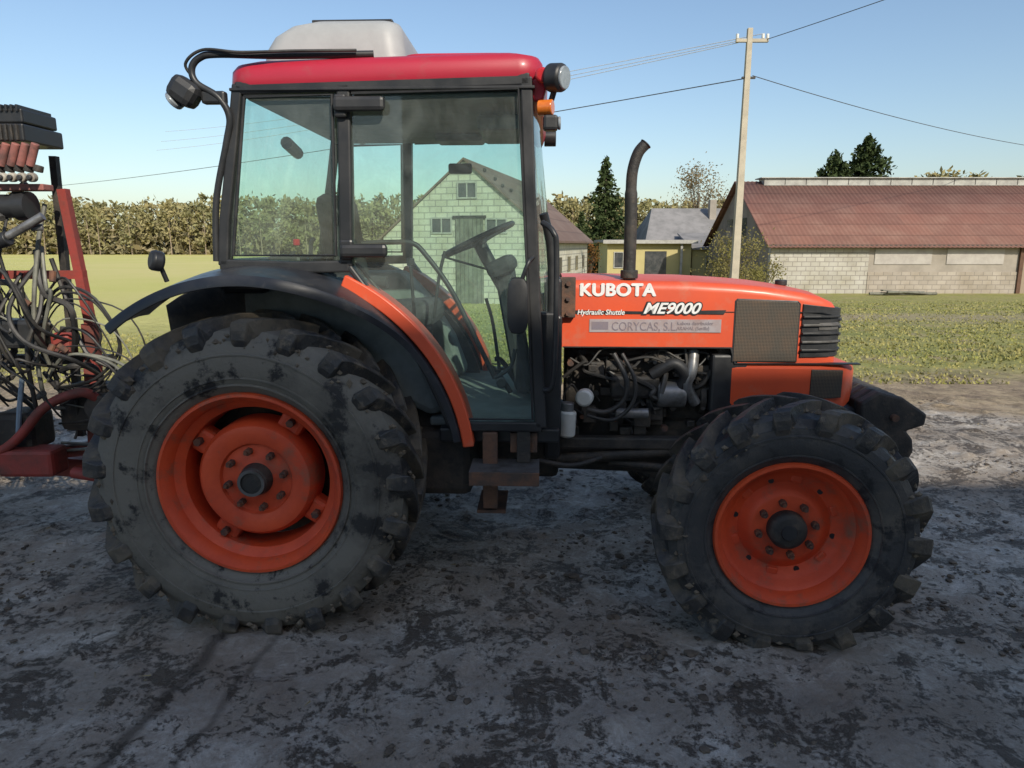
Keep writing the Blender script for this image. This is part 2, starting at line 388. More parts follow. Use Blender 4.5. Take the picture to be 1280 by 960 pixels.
# ---- chassis, axles, engine
bx('gearbox',-1.35,.25,-.19,.19,.45,.86,DARK,trac,.03)
tube('rear_axle',[(-1.06,-.75,.665),(-1.06,.75,.665)],.11,DARK,trac,1,20)
tube('front_axle',[(1.185,-.74,.487),(1.185,-.3,.47),(1.185,.3,.47),(1.185,.74,.487)],.075,DARK,trac,4,14)
box('front_knuckle',(1.185,-.68,.5),(.2,.12,.26),DARK,trac,.03)
box('front_knuckle_far',(1.185,.68,.5),(.2,.12,.26),DARK,trac,.03)
bx('front_chassis',.2,1.62,-.17,.17,.56,.80,DARK,trac,.02)
bx('engine_block',.28,1.02,-.17,.17,.74,1.14,ENGINE,trac,.02)
bx('engine_bulkhead',.17,.25,-.42,.42,.62,1.5,BLACKP,trac,.02)
bx('cylinder_head',.32,.96,-.20,.2,.98,1.10,ENGINE,trac,.015)
bx('radiator',1.02,1.12,-.28,.28,.80,1.36,DARK,trac,.01)
bx('battery_box',.98,1.15,-.33,-.12,.84,1.13,BLACKP,trac,.012)
tube('frame_tube',[(.24,-.32,.60),(.7,-.33,.64),(1.0,-.30,.66),(1.3,-.28,.66)],.028,DARK,trac)
tube('drive_shaft',[(.2,-.05,.5),(1.1,-.05,.47)],.035,DARK,trac,1)
bx('sump',.35,.95,-.14,.14,.52,.76,ENGINE,trac,.03)
bx('lower_side_rail',.2,1.0,-.36,-.30,.66,.72,DARK,trac,.01)
box('injection_pump',(.62,-.24,.96),(.24,.12,.12),ENGINE,trac,.02)
cyl('alternator',(.80,-.26,.92),(1,0,0),.065,.14,GREYM,trac,24,.01)
cyl('pulley',(.96,-.2,.9),(1,0,0),.09,.03,ENGINE,trac)
cyl('fuel_filter_bowl',(.365,-.40,.93),(.2,1,0),.042,.06,WHITEP,trac,28,.012)
cyl('oil_filter',(.285,-.40,.80),(.05,0,1),.040,.13,WHITEP,trac,28,.012)
cyl('oil_filter_cap',(.285,-.40,.88),(.05,0,1),.03,.05,GREYM,trac,18)
cyl('pump_fitting',(.60,-.34,.84),(1,0,0),.025,.16,GREYM,trac,18)
tube('coolant_pipe',[(.90,-.27,1.14),(.89,-.3,1.05),(.87,-.3,.97),(.92,-.28,.88)],.028,GREYM,trac)
rnd=random.Random(8)
hs=[]
for i in range(24):
    x=rnd.uniform(.26,.9); z=rnd.uniform(.80,1.14); p=[(x,-.24-rnd.random()*.06,z)]
    for k in range(3):
        x=min(max(x+rnd.uniform(-.05,.16),.24),1.0); z=min(max(z+rnd.uniform(-.12,.10),.72),1.15); p.append((x,-.23-rnd.random()*.09,z))
    hs.append((p,rnd.choice((.005,.007,.009,.014))))
tubes('engine_hoses',hs[:20],HOSEB,trac)
tubes('injector_pipes',[(p,.004) for p,r in hs[20:]],DGREYM,trac)
for i in range(44):
    x=rnd.uniform(.3,1.0); z=rnd.uniform(.72,1.12); s=rnd.uniform(.03,.09)
    box('engine_part',(x,-.20-rnd.random()*.06,z),(s,.06,s*rnd.uniform(.5,1.3)),rnd.choice((ENGINE,DARK,DGREYM,ENGINE,DARK)),trac,.006)
for i in range(24):
    x=rnd.uniform(.3,1.0); z=rnd.uniform(.74,1.12)
    cyl('engine_bolt',(x,-.265,z),(0,1,0),rnd.uniform(.008,.018),.03,rnd.choice((GREYM,RUSTBOLT,DARK)),trac,8,0)
tube('hose_loop_big',[(.50,-.38,1.14),(.56,-.41,1.02),(.55,-.41,.92),(.47,-.40,.86),(.38,-.39,.87)],.013,HOSEB,trac)
tube('hose_loop_b',[(.54,-.38,1.14),(.60,-.41,1.02),(.59,-.41,.90),(.50,-.40,.82),(.38,-.39,.84)],.010,HOSEB,trac)
tube('air_intake_hose',[(.70,-.28,1.02),(.80,-.30,1.08),(.86,-.30,1.02),(.84,-.28,.94)],.030,BLACKP,trac)
tube('steering_ram',[(.5,-.3,.58),(.95,-.35,.55)],.02,DARK,trac,1)

# ---- hood
def sec(x,hw,zb,zt,crown,rad,n=6):
    p=[(x,-hw,zb),(x,-hw,(zb+zt-rad)/2),(x,-hw,zt-rad)]
    for k in range(1,n+1):
        a=R(90*k/n); p.append((x,-hw+rad-rad*math.cos(a),zt-rad+rad*math.sin(a)))
    p.append((x,-hw*.4,zt+crown*.8)); p.append((x,0,zt+crown))
    q=[(x,-y,z) for (x,y,z) in reversed(p[:-1])]
    return p+q
hood=[]
for x,hw,zb,zt in ((.255,.335,1.165,1.485),(.5,.335,1.165,1.484),(.86,.335,1.165,1.479),(1.06,.333,1.165,1.468),(1.10,.333,1.09,1.465),(1.21,.332,1.09,1.455),(1.38,.328,1.09,1.43),(1.48,.318,1.09,1.408),(1.545,.30,1.09,1.38),(1.575,.275,1.09,1.35),(1.59,.24,1.09,1.31)):
    hood.append(sec(x,hw,zb,zt,.018,.045))
loft('hood',hood,ORANGE,trac)
nose=[]
for x,hw,zb,zt in ((1.05,.325,.93,1.085),(1.10,.335,.86,1.085),(1.30,.338,.845,1.085),(1.50,.335,.845,1.085),(1.60,.32,.85,1.083),(1.66,.29,.90,1.08),(1.69,.24,.95,1.07)):
    nose.append([(x,-hw,zb),(x,-hw,zt-.02),(x,-hw+.02,zt),(x,0,zt+.002),(x,hw-.02,zt),(x,hw,zt-.02),(x,hw,zb),(x,0,zb)])
loft('nose_panel',nose,ORANGE,trac)
prism('hood_seam',[(.26,1.162),(1.06,1.162),(1.085,1.086),(1.68,1.086),(1.68,1.092),(1.09,1.092),(1.066,1.168),(.26,1.168)],-.337,-.30,BLACKP,trac,0)
bx('hood_latch_line',.262,1.55,-.3372,-.33,1.335,1.338,BLACKP,trac,0)
cyl('hood_knob',(1.37,-.05,1.46),(0,0,1),.03,.03,BLACKP,trac,20,.006)
prism('side_mesh',[(1.075,1.10),(1.372,1.10),(1.372,1.37),(1.36,1.385),(1.085,1.395),(1.075,1.385)],-.3385,-.32,MESHG,trac,.003)
prism('mesh_surround',[(1.069,1.096),(1.378,1.096),(1.378,1.376),(1.363,1.390),(1.08,1.400),(1.069,1.389)],-.3362,-.30,BLACKP,trac,.003)
hl=[(1.39,-.331),(1.47,-.323),(1.53,-.308),(1.575,-.28),(1.597,-.245),(1.602,0),(1.597,.245),(1.575,.28),(1.53,.308),(1.47,.323),(1.39,.331)]
def ribbon(name,pth,z0,z1,off,mat,top_slope=0):
    rings=[]
    for i,(x,y) in enumerate(pth):
        a=Vector(pth[max(i-1,0)]);b=Vector(pth[min(i+1,len(pth)-1)]);t=(b-a).normalized();nn=Vector((-t.y,t.x))*-1
        if nn.x<-.5 or (nn.y*y<0 and abs(y)>.2): nn=-nn
        s=top_slope*(x-1.39)
        ox,oy=x+nn.x*off,y+nn.y*off; ix,iy=x-nn.x*.03,y-nn.y*.03
        rings.append([(ox,oy,z0),(ox,oy,z1+s),(ix,iy,z1+s),(ix,iy,z0)])
    return bev(loft(name,rings,mat,trac,False),.002)
ribbon('headlight_housing',hl,1.12,1.375,.004,BLACKP,-.12)
ribbon('headlight_lens',hl[1:4],1.25,1.285,.008,DGREYM)
for k in range(5):
    ribbon('grille_louvre',hl[0:4],1.15+k*.04,1.16+k*.04,.018,DGREYM if k%2 else BLACKP)
    ribbon('grille_louvre_front',hl[3:],1.15+k*.035,1.16+k*.035,.014,BLACKP)
prism('bumper_mesh',[(1.45,.915),(1.60,.925),(1.60,1.06),(1.45,1.062)],-.3405,-.33,MESHG,trac,.004)
prism('hood_hinge_plate',[(.24,1.31),(.315,1.31),(.315,1.50),(.24,1.50)],-.375,-.34,RUST,trac,.004)
for z in (1.33,1.40,1.47): cyl('hinge_bolt',(.28,-.38,z),(0,1,0),.012,.02,RUSTBOLT,trac,6,0)
def text(name,s,x,z,size,mat,y=-.3395,shear=0,bold=0,sx=1,sp=1):
    c=bpy.data.curves.new(name,'FONT'); c.body=s; c.size=size; c.shear=shear; c.offset=bold; c.extrude=.0006; c.space_character=sp
    o=bpy.data.objects.new(name,c); scene.collection.objects.link(o); o.parent=trac
    o.location=(x,y,z); o.rotation_euler=(R(90),0,0); o.scale=(sx,1,1); c.materials.append(mat); return o
for q,(dx,dz) in enumerate(((0,0),(.0035,.0),(.0070,.0),(.0035,.0022),(.0035,-.0022))):
    text('brand_lettering_%d'%q,'KUBOTA',.331+dx,1.4125+dz,.081,WHITET,y=-.3392-.0002*q,bold=.0009,sx=1.06,sp=1.06)
prism('stripe',[(.315,1.325),(.60,1.325),(1.02,1.325),(1.03,1.345),(.63,1.338),(.315,1.342)],-.3378,-.33,BLACKP,trac,0)
text('model_lettering','ME9000',.635,1.328,.072,BLACKP,y=-.3385,shear=.35,bold=.0075,sx=1.12)
text('model_lettering_face','ME9000',.637,1.329,.071,WHITET,y=-.3397,shear=.35,bold=.0018,sx=1.13)
text('sub_lettering','Hydraulic Shuttle',.325,1.322,.034,WHITET,shear=.2,bold=.0006,sx=.95)
bx('dealer_sticker',.385,1.01,-.3382,-.33,1.238,1.300,STICK,trac,0)
text('dealer_text','CORYCAS, S.L.',.49,1.247,.058,STICKTXT,y=-.3393,sx=.84)
bx('dealer_logo',.395,.475,-.3390,-.3383,1.25,1.288,STICKTXT,trac,0)
text('dealer_text_small','Kubota distribuidor\nARAHAL (Sevilla)',.80,1.274,.024,STICKTXT,y=-.3393,sx=.9)
tube('exhaust_pipe',[(.575,-.27,1.48),(.575,-.27,1.75),(.572,-.27,1.92),(.578,-.27,2.0),(.600,-.27,2.07),(.632,-.27,2.108)],lambda t:.026 if t>.35 else .030,DARK,trac,8,16)
cyl('exhaust_collar',(.575,-.27,1.51),(0,0,1),.042,.04,DARK,trac)
cyl('exhaust_mouth',(.633,-.27,2.109),(.66,0,.75),.029,.008,BLACKP,trac)

# ---- front weights
for i in range(9):
    y=-.30+i*.075
    prism('weight_plate',[(1.70,.90),(1.78,.955),(1.90,.925),(2.02,.845),(2.015,.79),(1.93,.76),(1.965,.72),(1.975,.66),(1.94,.58),(1.86,.55),(1.72,.60)],y-.034,y+.034,DARK,trac,.012)
bx('weight_carrier',1.58,1.82,-.26,.26,.62,.86,BLACKP,trac,.02)
tube('weight_pin',[(1.86,-.36,.83),(1.86,.36,.83)],.018,RUST,trac,1)

# ---- cab
def pillar(name,p,w,y0=YO-.03,y1=YO+.03,mat=BLACKP):
    L=[];Rr=[]
    for i,(x,z) in enumerate(p):
        a=Vector(p[max(i-1,0)]);b=Vector(p[min(i+1,len(p)-1)]);t=(b-a).normalized();n=Vector((t.y,-t.x))
        L.append((x+n.x*w/2,z+n.y*w/2));Rr.append((x-n.x*w/2,z-n.y*w/2))
    prism(name,L+Rr[::-1],y0,y1,mat,trac,.008)
    prism(name+'_far',L+Rr[::-1],-y1,-y0,mat,trac,.008)
pillar('c_pillar',[(-1.09,2.29),(-1.13,2.05),(-1.185,1.75),(-1.205,1.56)],.045)
pillar('b_pillar',[(-.655,2.29),(-.665,1.9),(-.675,1.56)],.055)
pillar('a_pillar',[(.085,2.31),(.10,1.9),(.125,1.4),(.155,.86)],.05)
pillar('cab_header',[(-1.10,2.275),(-.5,2.285),(.10,2.30)],.05)
pillar('cab_sill',[(-1.22,1.565),(-.9,1.555),(-.66,1.56)],.05)
edge=[(-.665,1.56),(-.60,1.47),(-.52,1.375),(-.45,1.28),(-.385,1.18),(-.335,1.08),(-.29,.98),(-.245,.865)]
pillar('door_rear_edge',edge,.026)
pillar('door_bottom',[(-.25,.865),(.16,.865)],.045)
for s in (-1,1):
    tube('rear_window_seal',[(-1.062,s*.732,2.24),(-.70,s*.732,2.245),(-.715,s*.732,1.605),(-1.155,s*.732,1.605),(-1.062,s*.732,2.24)],.008,BLACKP,trac,1,6)
    tube('door_seal',[(-.62,s*.732,2.25),(.055,s*.732,2.262),(.095,s*.732,1.5),(.12,s*.732,.90),(-.20,s*.732,.90)],.006,BLACKP,trac,1,6)
def pane(name,pts,y):
    add(name,[(x,y,z) for x,z in pts],[tuple(range(len(pts)))],GLASS,trac)
    add(name+'_far',[(x,-y,z) for x,z in pts],[tuple(range(len(pts)))],GLASS,trac)
pane('rear_side_glass',[(-1.08,2.27),(-.66,2.27),(-.68,1.57),(-1.19,1.57)],YO-.005)
pane('door_glass',[(-.65,2.27),(.08,2.28),(.10,1.9),(.125,1.4),(.15,.87),(-.24,.87)]+[p for p in reversed(edge[:-1])],YO-.008)
V=[];F=[];nz=8;ny=14
for i in range(nz+1):
    z=.95+(2.28-.95)*i/nz; xa=.155-.07*(z-.86)/1.44
    for j in range(ny+1):
        y=-.69+1.38*j/ny; V.append((xa+(.12-.07*i/nz)*(1-(y/.69)**2),y,z))
for i in range(nz):
    for j in range(ny): a=i*(ny+1)+j; F.append((a,a+1,a+ny+2,a+ny+1))
add('windscreen',V,F,GLASS,trac,True)
add('rear_glass',[(-1.10,-.67,2.27),(-1.10,.67,2.27),(-1.20,.67,1.58),(-1.20,-.67,1.58)],[(0,1,2,3)],GLASS,trac)
tube('rear_frame_low',[(-1.21,-.68,1.56),(-1.23,0,1.56),(-1.21,.68,1.56)],.03,BLACKP,trac)
tube('front_frame_top',[(.10,-.68,2.28),(.155,0,2.29),(.10,.68,2.28)],.03,BLACKP,trac)
tube('front_corner_post',[(.195,-.60,.88),(.20,-.60,1.3),(.195,-.60,1.62),(.16,-.63,1.78)],.020,BLACKP,trac)
tube('front_grab_rail',[(.155,-.72,1.74),(.20,-.76,1.70),(.215,-.76,1.6),(.21,-.76,1.1),(.17,-.73,1.03)],.012,BLACKP,trac)
prism('front_side_panel',[(.16,.80),(.245,.80),(.245,1.34),(.21,1.36),(.145,1.36)],-.66,-.58,BLACKP,trac,.01)
prism('front_side_panel_far',[(.16,.80),(.245,.80),(.245,1.34),(.21,1.36),(.145,1.36)],.58,.66,BLACKP,trac,.01)
zs=lambda x:.028*(x+1.12)/1.27
rr_=[]
x0,x1=-1.14,.155
for z,ins,rad in ((2.272,.03,.08),(2.276,.008,.10),(2.300,.0,.10),(2.345,.004,.10),(2.368,.018,.10),(2.384,.05,.12),(2.393,.11,.12),(2.400,.25,.12),(2.404,.45,.1)):
    rr_.append(rrect(x0+ins,x1-ins,-.735+ins,.735-ins,z,rad,6,zs))
loft('roof',rr_,ROOFRED,trac)
prism('roof_brow',[(.02,2.30),(.15,2.31),(.168,2.34),(.172,2.28),(.155,2.225),(.12,2.215),(.10,2.26)],-.70,.70,ROOFRED,trac,.015,True)
loft('roof_top_pad',[rrect(-.45,.05,-.60,.60,2.415,.08,6),rrect(-.44,.04,-.59,.59,2.432,.08,6),rrect(-.41,.01,-.56,.56,2.440,.08,6)],ROOFRED,trac)
bx('roof_gutter',-1.12,.12,-.738,-.70,2.262,2.274,BLACKP,trac,.003)
bx('roof_lining',-1.08,.1,-.66,.66,2.24,2.27,LINING,trac,.01)
box('roof_speaker',(-.30,.35,2.22),(.26,.2,.04),INTER,trac,.015)
box('roof_console',(-.05,-.1,2.20),(.2,.5,.07),INTER,trac,.02)
tr=[]
for z,a,b,ins,rad in ((2.405,-1.13,-.47,0,.08),(2.45,-1.16,-.475,0,.09),(2.53,-1.155,-.49,.005,.09),(2.60,-1.11,-.50,.015,.09),(2.645,-1.04,-.51,.03,.09),(2.668,-.95,-.525,.06,.08),(2.672,-.9,-.55,.10,.06)):
    tr.append(rrect(a,b,-.28+ins,.42-ins,z,rad,6))
loft('roof_tank',tr,TANKM,trac)
bx('tank_lid',-.93,-.55,-.2,.3,2.668,2.682,BLACKP,trac,.005)
tube('lamp_arm',[(-1.235,-.72,1.58),(-1.215,-.72,1.83),(-1.15,-.73,2.06),(-1.125,-.74,2.16),(-1.16,-.75,2.235),(-1.245,-.75,2.29),(-1.26,-.75,2.345),(-1.225,-.75,2.385),(-1.15,-.75,2.398),(-.9,-.72,2.398),(-.54,-.66,2.415)],.014,BLACKP,trac,8)
tube('lamp_cable',[(-1.25,-.74,2.30),(-1.28,-.76,2.36),(-1.2,-.77,2.41),(-1.05,-.77,2.40),(-.85,-.74,2.41),(-.6,-.7,2.42)],.006,HOSEB,trac,8)
box('rear_work_lamp',(-1.29,-.76,2.255),(.12,.10,.10),BLACKP,trac,.03,rot=(0,R(35),0))
cyl('rear_work_lamp_lens',(-1.335,-.76,2.225),(-.8,.2,-.5),.040,.02,LENS,trac)
box('lamp_bracket',(-1.18,-.74,2.235),(.10,.04,.05),BLACKP,trac,.01)
cyl('front_work_lamp',(.205,-.74,2.30),(.85,-.5,-.1),.054,.07,BLACKP,trac,28,.012)
cyl('front_work_lamp_lens',(.237,-.759,2.296),(.85,-.5,-.1),.044,.012,LENS,trac,28)
tube('front_lamp_stem',[(.20,-.73,2.26),(.175,-.70,2.20),(.13,-.70,2.20)],.012,BLACKP,trac)
cyl('indicator_lamp',(.165,-.73,2.19),(1,-.3,0),.030,.06,AMBER,trac)
cyl('marker_lamp',(.15,-.735,2.31),(0,1,0),.030,.04,REDL,trac,20,.01)
box('lower_lamp',(.185,-.73,2.13),(.06,.06,.06),BLACKP,trac,.012)
cyl('lower_lamp_lens',(.22,-.73,2.13),(1,0,0),.026,.012,LENS,trac)
cyl('far_front_lamp',(.20,.74,2.28),(1,0,0),.05,.07,BLACKP,trac)
lo=[]
for y,s in ((-.80,.75),(-.795,.95),(-.775,1),(-.755,.9),(-.745,.6)):
    lo.append([(.055+.044*s*max(-1,min(1,1.25*math.cos(a))),y,1.40+.118*s*max(-1,min(1,1.12*math.sin(a)))) for a in [2*math.pi*k/24 for k in range(24)]])
loft('side_mirror',lo,BLACKP,trac)
tube('side_mirror_arm',[(.12,-.72,1.60),(.10,-.78,1.58),(.07,-.78,1.50)],.009,BLACKP,trac)
box('door_handle',(-.59,-.755,1.625),(.20,.04,.055),BLACKP,trac,.018)
box('door_handle_base',(-.665,-.74,1.63),(.06,.03,.085),BLACKP,trac,.012)
box('rear_view_box',(-.585,-.755,2.205),(.21,.04,.058),BLACKP,trac,.018)
box('door_hinge',(-.665,-.74,2.2),(.05,.03,.09),BLACKP,trac,.01)
tube('door_bar',[(-.62,-.665,1.655),(-.50,-.655,1.66),(-.40,-.655,1.655),(-.34,-.655,1.60),(-.24,-.655,1.46),(-.14,-.655,1.26),(-.05,-.655,1.07)],.011,BLACKP,trac,6)
tube('door_inner_rod',[(-.66,-.64,1.58),(-.52,-.64,1.40),(-.40,-.64,1.2)],.008,BLACKP,trac,6)
tube('door_gas_strut',[(-.05,-.66,1.07),(.02,-.66,1.12),(.04,-.66,1.2)],.009,BLACKP,trac,4)
cyl('door_latch',(-.02,-.665,1.05),(0,1,0),.022,.03,BLACKP,trac)
box('far_mirror',(-.33,.60,2.09),(.14,.03,.06),BLACKP,trac,.015)
# interior
bx('cab_floor',-.35,.18,-.62,.62,.84,.88,INTER,trac,.01)
for s in (-1,1):
    prism('inner_fender_cover',[(-1.18,1.50),(-1.18,1.3),(-.35,.88),(-.28,.9),(-.36,1.12),(-.46,1.28),(-.58,1.42),(-.66,1.50)],s*.62,s*.36,INTER,trac,.04)
bx('seat_base',-.80,-.45,-.2,.2,.95,1.22,SEATM,trac,.03)
box('seat_cushion',(-.62,0,1.29),(.48,.48,.13),SEATM,trac,.05,rot=(0,R(-4),0))
box('seat_back',(-.87,0,1.60),(.12,.44,.60),SEATM,trac,.05,rot=(0,R(-8),0))
tube('armrest',[(-.88,-.26,1.48),(-.6,-.27,1.47)],.03,SEATM,trac)
box('instrument_console',(.015,0,1.22),(.10,.26,.68),SEATM,trac,.04,rot=(0,R(-10),0))
box('dashboard',(-.05,0,1.54),(.15,.36,.09),SEATM,trac,.04,rot=(0,R(-25),0))
tube('steering_column',[(.0,0,1.35),(-.14,0,1.60),(-.17,0,1.66)],.035,BLACKP,trac)
cS=Vector((-.175,0,1.675));ax=Vector((-.42,0,.9)).normalized();U=ax.orthogonal().normalized();W=ax.cross(U)
ring=[cS+(U*math.cos(a)+W*math.sin(a))*.195 for a in [2*math.pi*k/36 for k in range(37)]]
tubes('steering_wheel',[(ring,.014)]+[([cS-ax*.02,cS+(U*math.cos(a)+W*math.sin(a))*.19],.010) for a in (0,2.1,4.2)],BLACKP,trac,1,10)
cyl('steering_hub',cS-ax*.01,ax,.04,.04,BLACKP,trac)
tubes('control_levers',[([(-.36,-.36,1.30),(-.33,-.37,1.5),(-.30,-.37,1.62)],.008),([(-.45,-.38,1.3),(-.46,-.39,1.55)],.008),([(-.05,.05,1.5),(-.30,-.16,1.58),(-.34,-.18,1.60)],.006),([(.0,-.15,.9),(-.08,-.16,1.02),(-.12,-.16,1.03)],.014),([(.02,.12,.9),(-.06,.12,1.02),(-.10,.12,1.03)],.014),([(-.92,-.42,1.48),(-.92,-.42,1.64),(-.90,-.42,1.68)],.010),([(-.98,-.44,1.48),(-1.0,-.44,1.62)],.012),([(-.08,.3,.9),(-.12,.3,1.2),(-.16,.3,1.35)],.010)],BLACKP,trac)
cyl('lever_knob_red',(-.98,-.44,1.66),(0,0,1),.016,.03,REDL,trac)
cyl('lever_knob',(-.46,-.39,1.57),(0,0,1),.018,.035,BLACKP,trac)
box('rear_control_box',(-1.02,-.46,1.56),(.16,.10,.08),BLACKP,trac,.02)
tube('wiper_motor',[(-1.13,.1,2.12),(-1.10,-.15,2.14)],.03,BLACKP,trac,1)
# ---- fenders
wc=(-1.06,.665)
for s in (-1,1):
    rings=[]
    for k in range(49):
        ang=129-(129-9)*k/48; a=R(ang); t=k/48
        r=.845+.03*t
        q_=min(1,max(0,(80-ang)/42)); q_=q_*q_*(3-2*q_)
        yo=.985-.235*q_
        rin=r+.045*(1-.75*q_)
        sect=[(.62,rin),(.70,rin+.003),(.70+(yo-.70)*.5,r+.030*(1-q_*.8)),(yo-.015,r+.012*(1-q_*.5)),(yo-.002,r-.004),(yo,r-.030),(yo-.008,r-.032),(yo-.012,r-.012),(.70+(yo-.70)*.5,r+.010-q_*.012),(.70,rin-.020),(.62,rin-.020)]
        rings.append([(wc[0]+q*math.cos(a),s*y,wc[1]+q*math.sin(a)) for y,q in sect])
    loft('fender',rings,FENDER,trac)
    ins=[];outs=[]
    for k in range(29):
        a=R(66-59*k/28); ins.append((wc[0]+.880*math.cos(a),wc[1]+.880*math.sin(a))); w_=.930+.010*(1-k/28)
        outs.append((wc[0]+w_*math.cos(a),wc[1]+w_*math.sin(a)))
    prism('fender_orange_strip',ins+outs[::-1],s*.745,s*.60,ORANGE,trac,.006,True)
    arc=[(wc[0]+.87*math.cos(R(a)),wc[1]+.87*math.sin(R(a))) for a in range(5,130,5)]
    prism('wheel_well',arc+[(-1.5,.75),(-.3,.72)],s*.56,s*.52,DARK,trac,.0)
cyl('fender_lamp',(-1.42,-.86,1.585),(-.7,-.7,.2),.042,.05,BLACKP,trac,24,.012)
tube('fender_lamp_stem',[(-1.41,-.85,1.56),(-1.40,-.83,1.50)],.010,BLACKP,trac,1)
bx('cab_rear_bottom',-1.25,-1.05,-.68,.68,1.44,1.54,BLACKP,trac,.02)
# ---- step and under-cab tank
bx('fuel_tank',-.46,-.16,-.62,-.22,.50,.82,DARK,trac,.04)
bx('fuel_tank_far',-.46,-.1,.22,.62,.50,.82,DARK,trac,.04)
bx('step_post',-.10,-.035,-.74,-.70,.49,.84,RUST,trac,.004)
bx('step_tread',-.15,.15,-.86,-.66,.69,.70,DGREYM,trac,.002)
bx('step_front_lip',-.15,.15,-.865,-.857,.64,.70,RUST,trac,.002)
bx('step_strut',.05,.11,-.72,-.68,.70,.86,DARK,trac,.004)
bx('step_strut_b',.02,.14,-.70,-.66,.74,.83,RUST,trac,.004)
bx('lower_step_bracket',-.13,.0,-.72,-.45,.46,.475,RUST,trac,.002)
tube('linkage_rod',[(.14,-.55,.66),(.3,-.5,.62),(.45,-.4,.63)],.012,DARK,trac)
bx('cab_floor_frame',-.30,.24,-.68,.68,.78,.845,BLACKP,trac,.01)
tube('lower_link',[(-1.35,-.4,.55),(-1.9,-.42,.50),(-2.2,-.4,.52)],.03,REDFRAME,trac,2)
tube('lower_link_far',[(-1.35,.4,.55),(-1.9,.42,.50),(-2.2,.4,.52)],.03,REDFRAME,trac,2)
box('hitch_block',(-1.75,-.15,.78),(.25,.3,.2),DARK,trac,.02)
tube('lift_rod',[(-1.9,-.42,.52),(-1.6,-.35,1.05)],.022,DARK,trac,1)

# ------------------------------------------------------------------ CROP SPRAYER (trailed implement)
sp = empty('crop_sprayer',(-2.36,3.75,0))
bx('valve_box',-.75,.10,-.30,.0,2.12,2.20,BLACKP,sp,.008)
bx('valve_box_upper',-.75,.09,-.28,-.02,2.205,2.27,BLACKP,sp,.008)
for k in range(34): bx('valve_box_rib',-.74+k*.0245,-.730+k*.0245,-.312,-.29,2.125,2.195,DARK,sp,.002)
for k in range(34): bx('valve_box_tooth',-.74+k*.0245,-.730+k*.0245,-.292,-.04,2.255,2.285,BLACKP,sp,.002)
for k in range(19):
    x=-.68+k*.045
    cyl('valve_body',(x,-.30,2.06),(.45,-.1,1),.018,.11,NOZZ,sp,14)
    cyl('valve_base',(x+.005,-.28,2.0),(.3,0,1),.022,.03,DARK,sp,12)
    cyl('valve_cap',(x+.01,-.34,1.955),(0.05,1,.1),.021,.03,VCAP,sp,16)
    cyl('valve_core',(x+.01,-.358,1.953),(0,1,0),.012,.02,BLACKP,sp,12)
bx('valve_rail',-.78,.16,-.30,-.22,1.90,1.93,NOZZ,sp,.005)
tube('filter_housing',[(-.8,-.25,1.83),(.0,-.25,1.83)],.055,BLACKP,sp,1,20)
tube('filter_cap',[(.0,-.25,1.83),(.06,-.25,1.83)],.068,BLACKP,sp,1,20)
tube('chrome_pipe',[(-.55,-.4,1.52),(-.1,-.4,1.63),(.18,-.36,1.78)],.020,GREYM,sp,3)
cyl('pipe_joint',(.0,-.39,1.67),(1,0,.35),.034,.06,BLACKP,sp)
def beam(name,a,b,w,mat): return tube(name,[a,b],w,mat,sp,1,4)
beam('mast_post',(.13,-.1,1.92),(.19,-.1,1.25),.030,REDFRAME)
beam('mast_post_lower',(.19,-.1,1.25),(.15,-.1,.55),.045,REDFRAME)
beam('mast_cross',(-.9,-.1,1.50),(.19,-.1,1.50),.030,REDFRAME)
beam('mast_brace',(-.5,-.1,1.55),(-.05,-.1,1.95),.02,DARK)
beam('mast_post_b',(-.45,-.1,2.1),(-.45,-.1,.4),.045,REDFRAME)
beam('mast_post_c',(-.02,.1,2.1),(-.05,.1,.6),.025,DARK)
beam('mast_cross_low',(-.9,0,1.05),(.22,0,1.05),.035,DARK)
beam('drawbar',(-1.2,-.15,.60),(.48,-.05,.44),.07,REDFRAME)
beam('drawbar_side',(-1.2,-.5,.50),(.38,-.10,.62),.04,REDFRAME)
tube('drawbar_hoop',[(-.6,-.35,.45),(-.15,-.35,.66),(.05,-.33,.86),(.22,-.30,.93),(.28,-.25,.88)],.024,REDFRAME,sp)
box('hitch_head',(.30,-.1,.56),(.26,.2,.14),REDFRAME,sp,.02)
box('pump',(.17,-.1,.82),(.28,.22,.24),DARK,sp,.04)
cyl('pump_head',(.28,-.24,.84),(0,1,0),.07,.08,DARK,sp,20,.01)
box('coupling_box',(-.06,-.25,1.22),(.22,.14,.14),BLACKP,sp,.02)
box('coupling_red',(.12,-.22,1.16),(.10,.08,.12),REDFRAME,sp,.02)
box('gearbox_small',(-.15,-.2,.72),(.2,.2,.2),DARK,sp,.03)
box('lower_red_box',(-.06,-.3,.58),(.28,.14,.14),REDFRAME,sp,.02)
tubes('power_cable_blue',[([(-.06,-.3,1.0),(-.08,-.32,.85),(-.12,-.3,.7)],.012)],M('blue_hose',(.25,.33,.42),rough=.5),sp)
rnd=random.Random(21)
HB=[];HG=[]
for i in range(50):
    x=rnd.uniform(-.6,.12); z=rnd.uniform(1.2,1.85)
    x2=x+rnd.uniform(-.1,.35); zz=rnd.uniform(.7,1.3); x2=min(x2,.42)
    midx=(x+x2)/2+rnd.uniform(-.08,.12)
    yy=-.12-rnd.random()*.3
    p=[(x,-.2,z),(x+rnd.uniform(-.05,.06),yy,z-.2),(midx,yy-.05,(z+zz)/2+rnd.uniform(-.2,.02)),(x2,yy,zz),(x2-rnd.uniform(-.1,.15),-.2,zz-rnd.uniform(.0,.2))]
    (HG if i%11==0 else HB).append((p,rnd.choice((.005,.007,.009,.011,.015))))
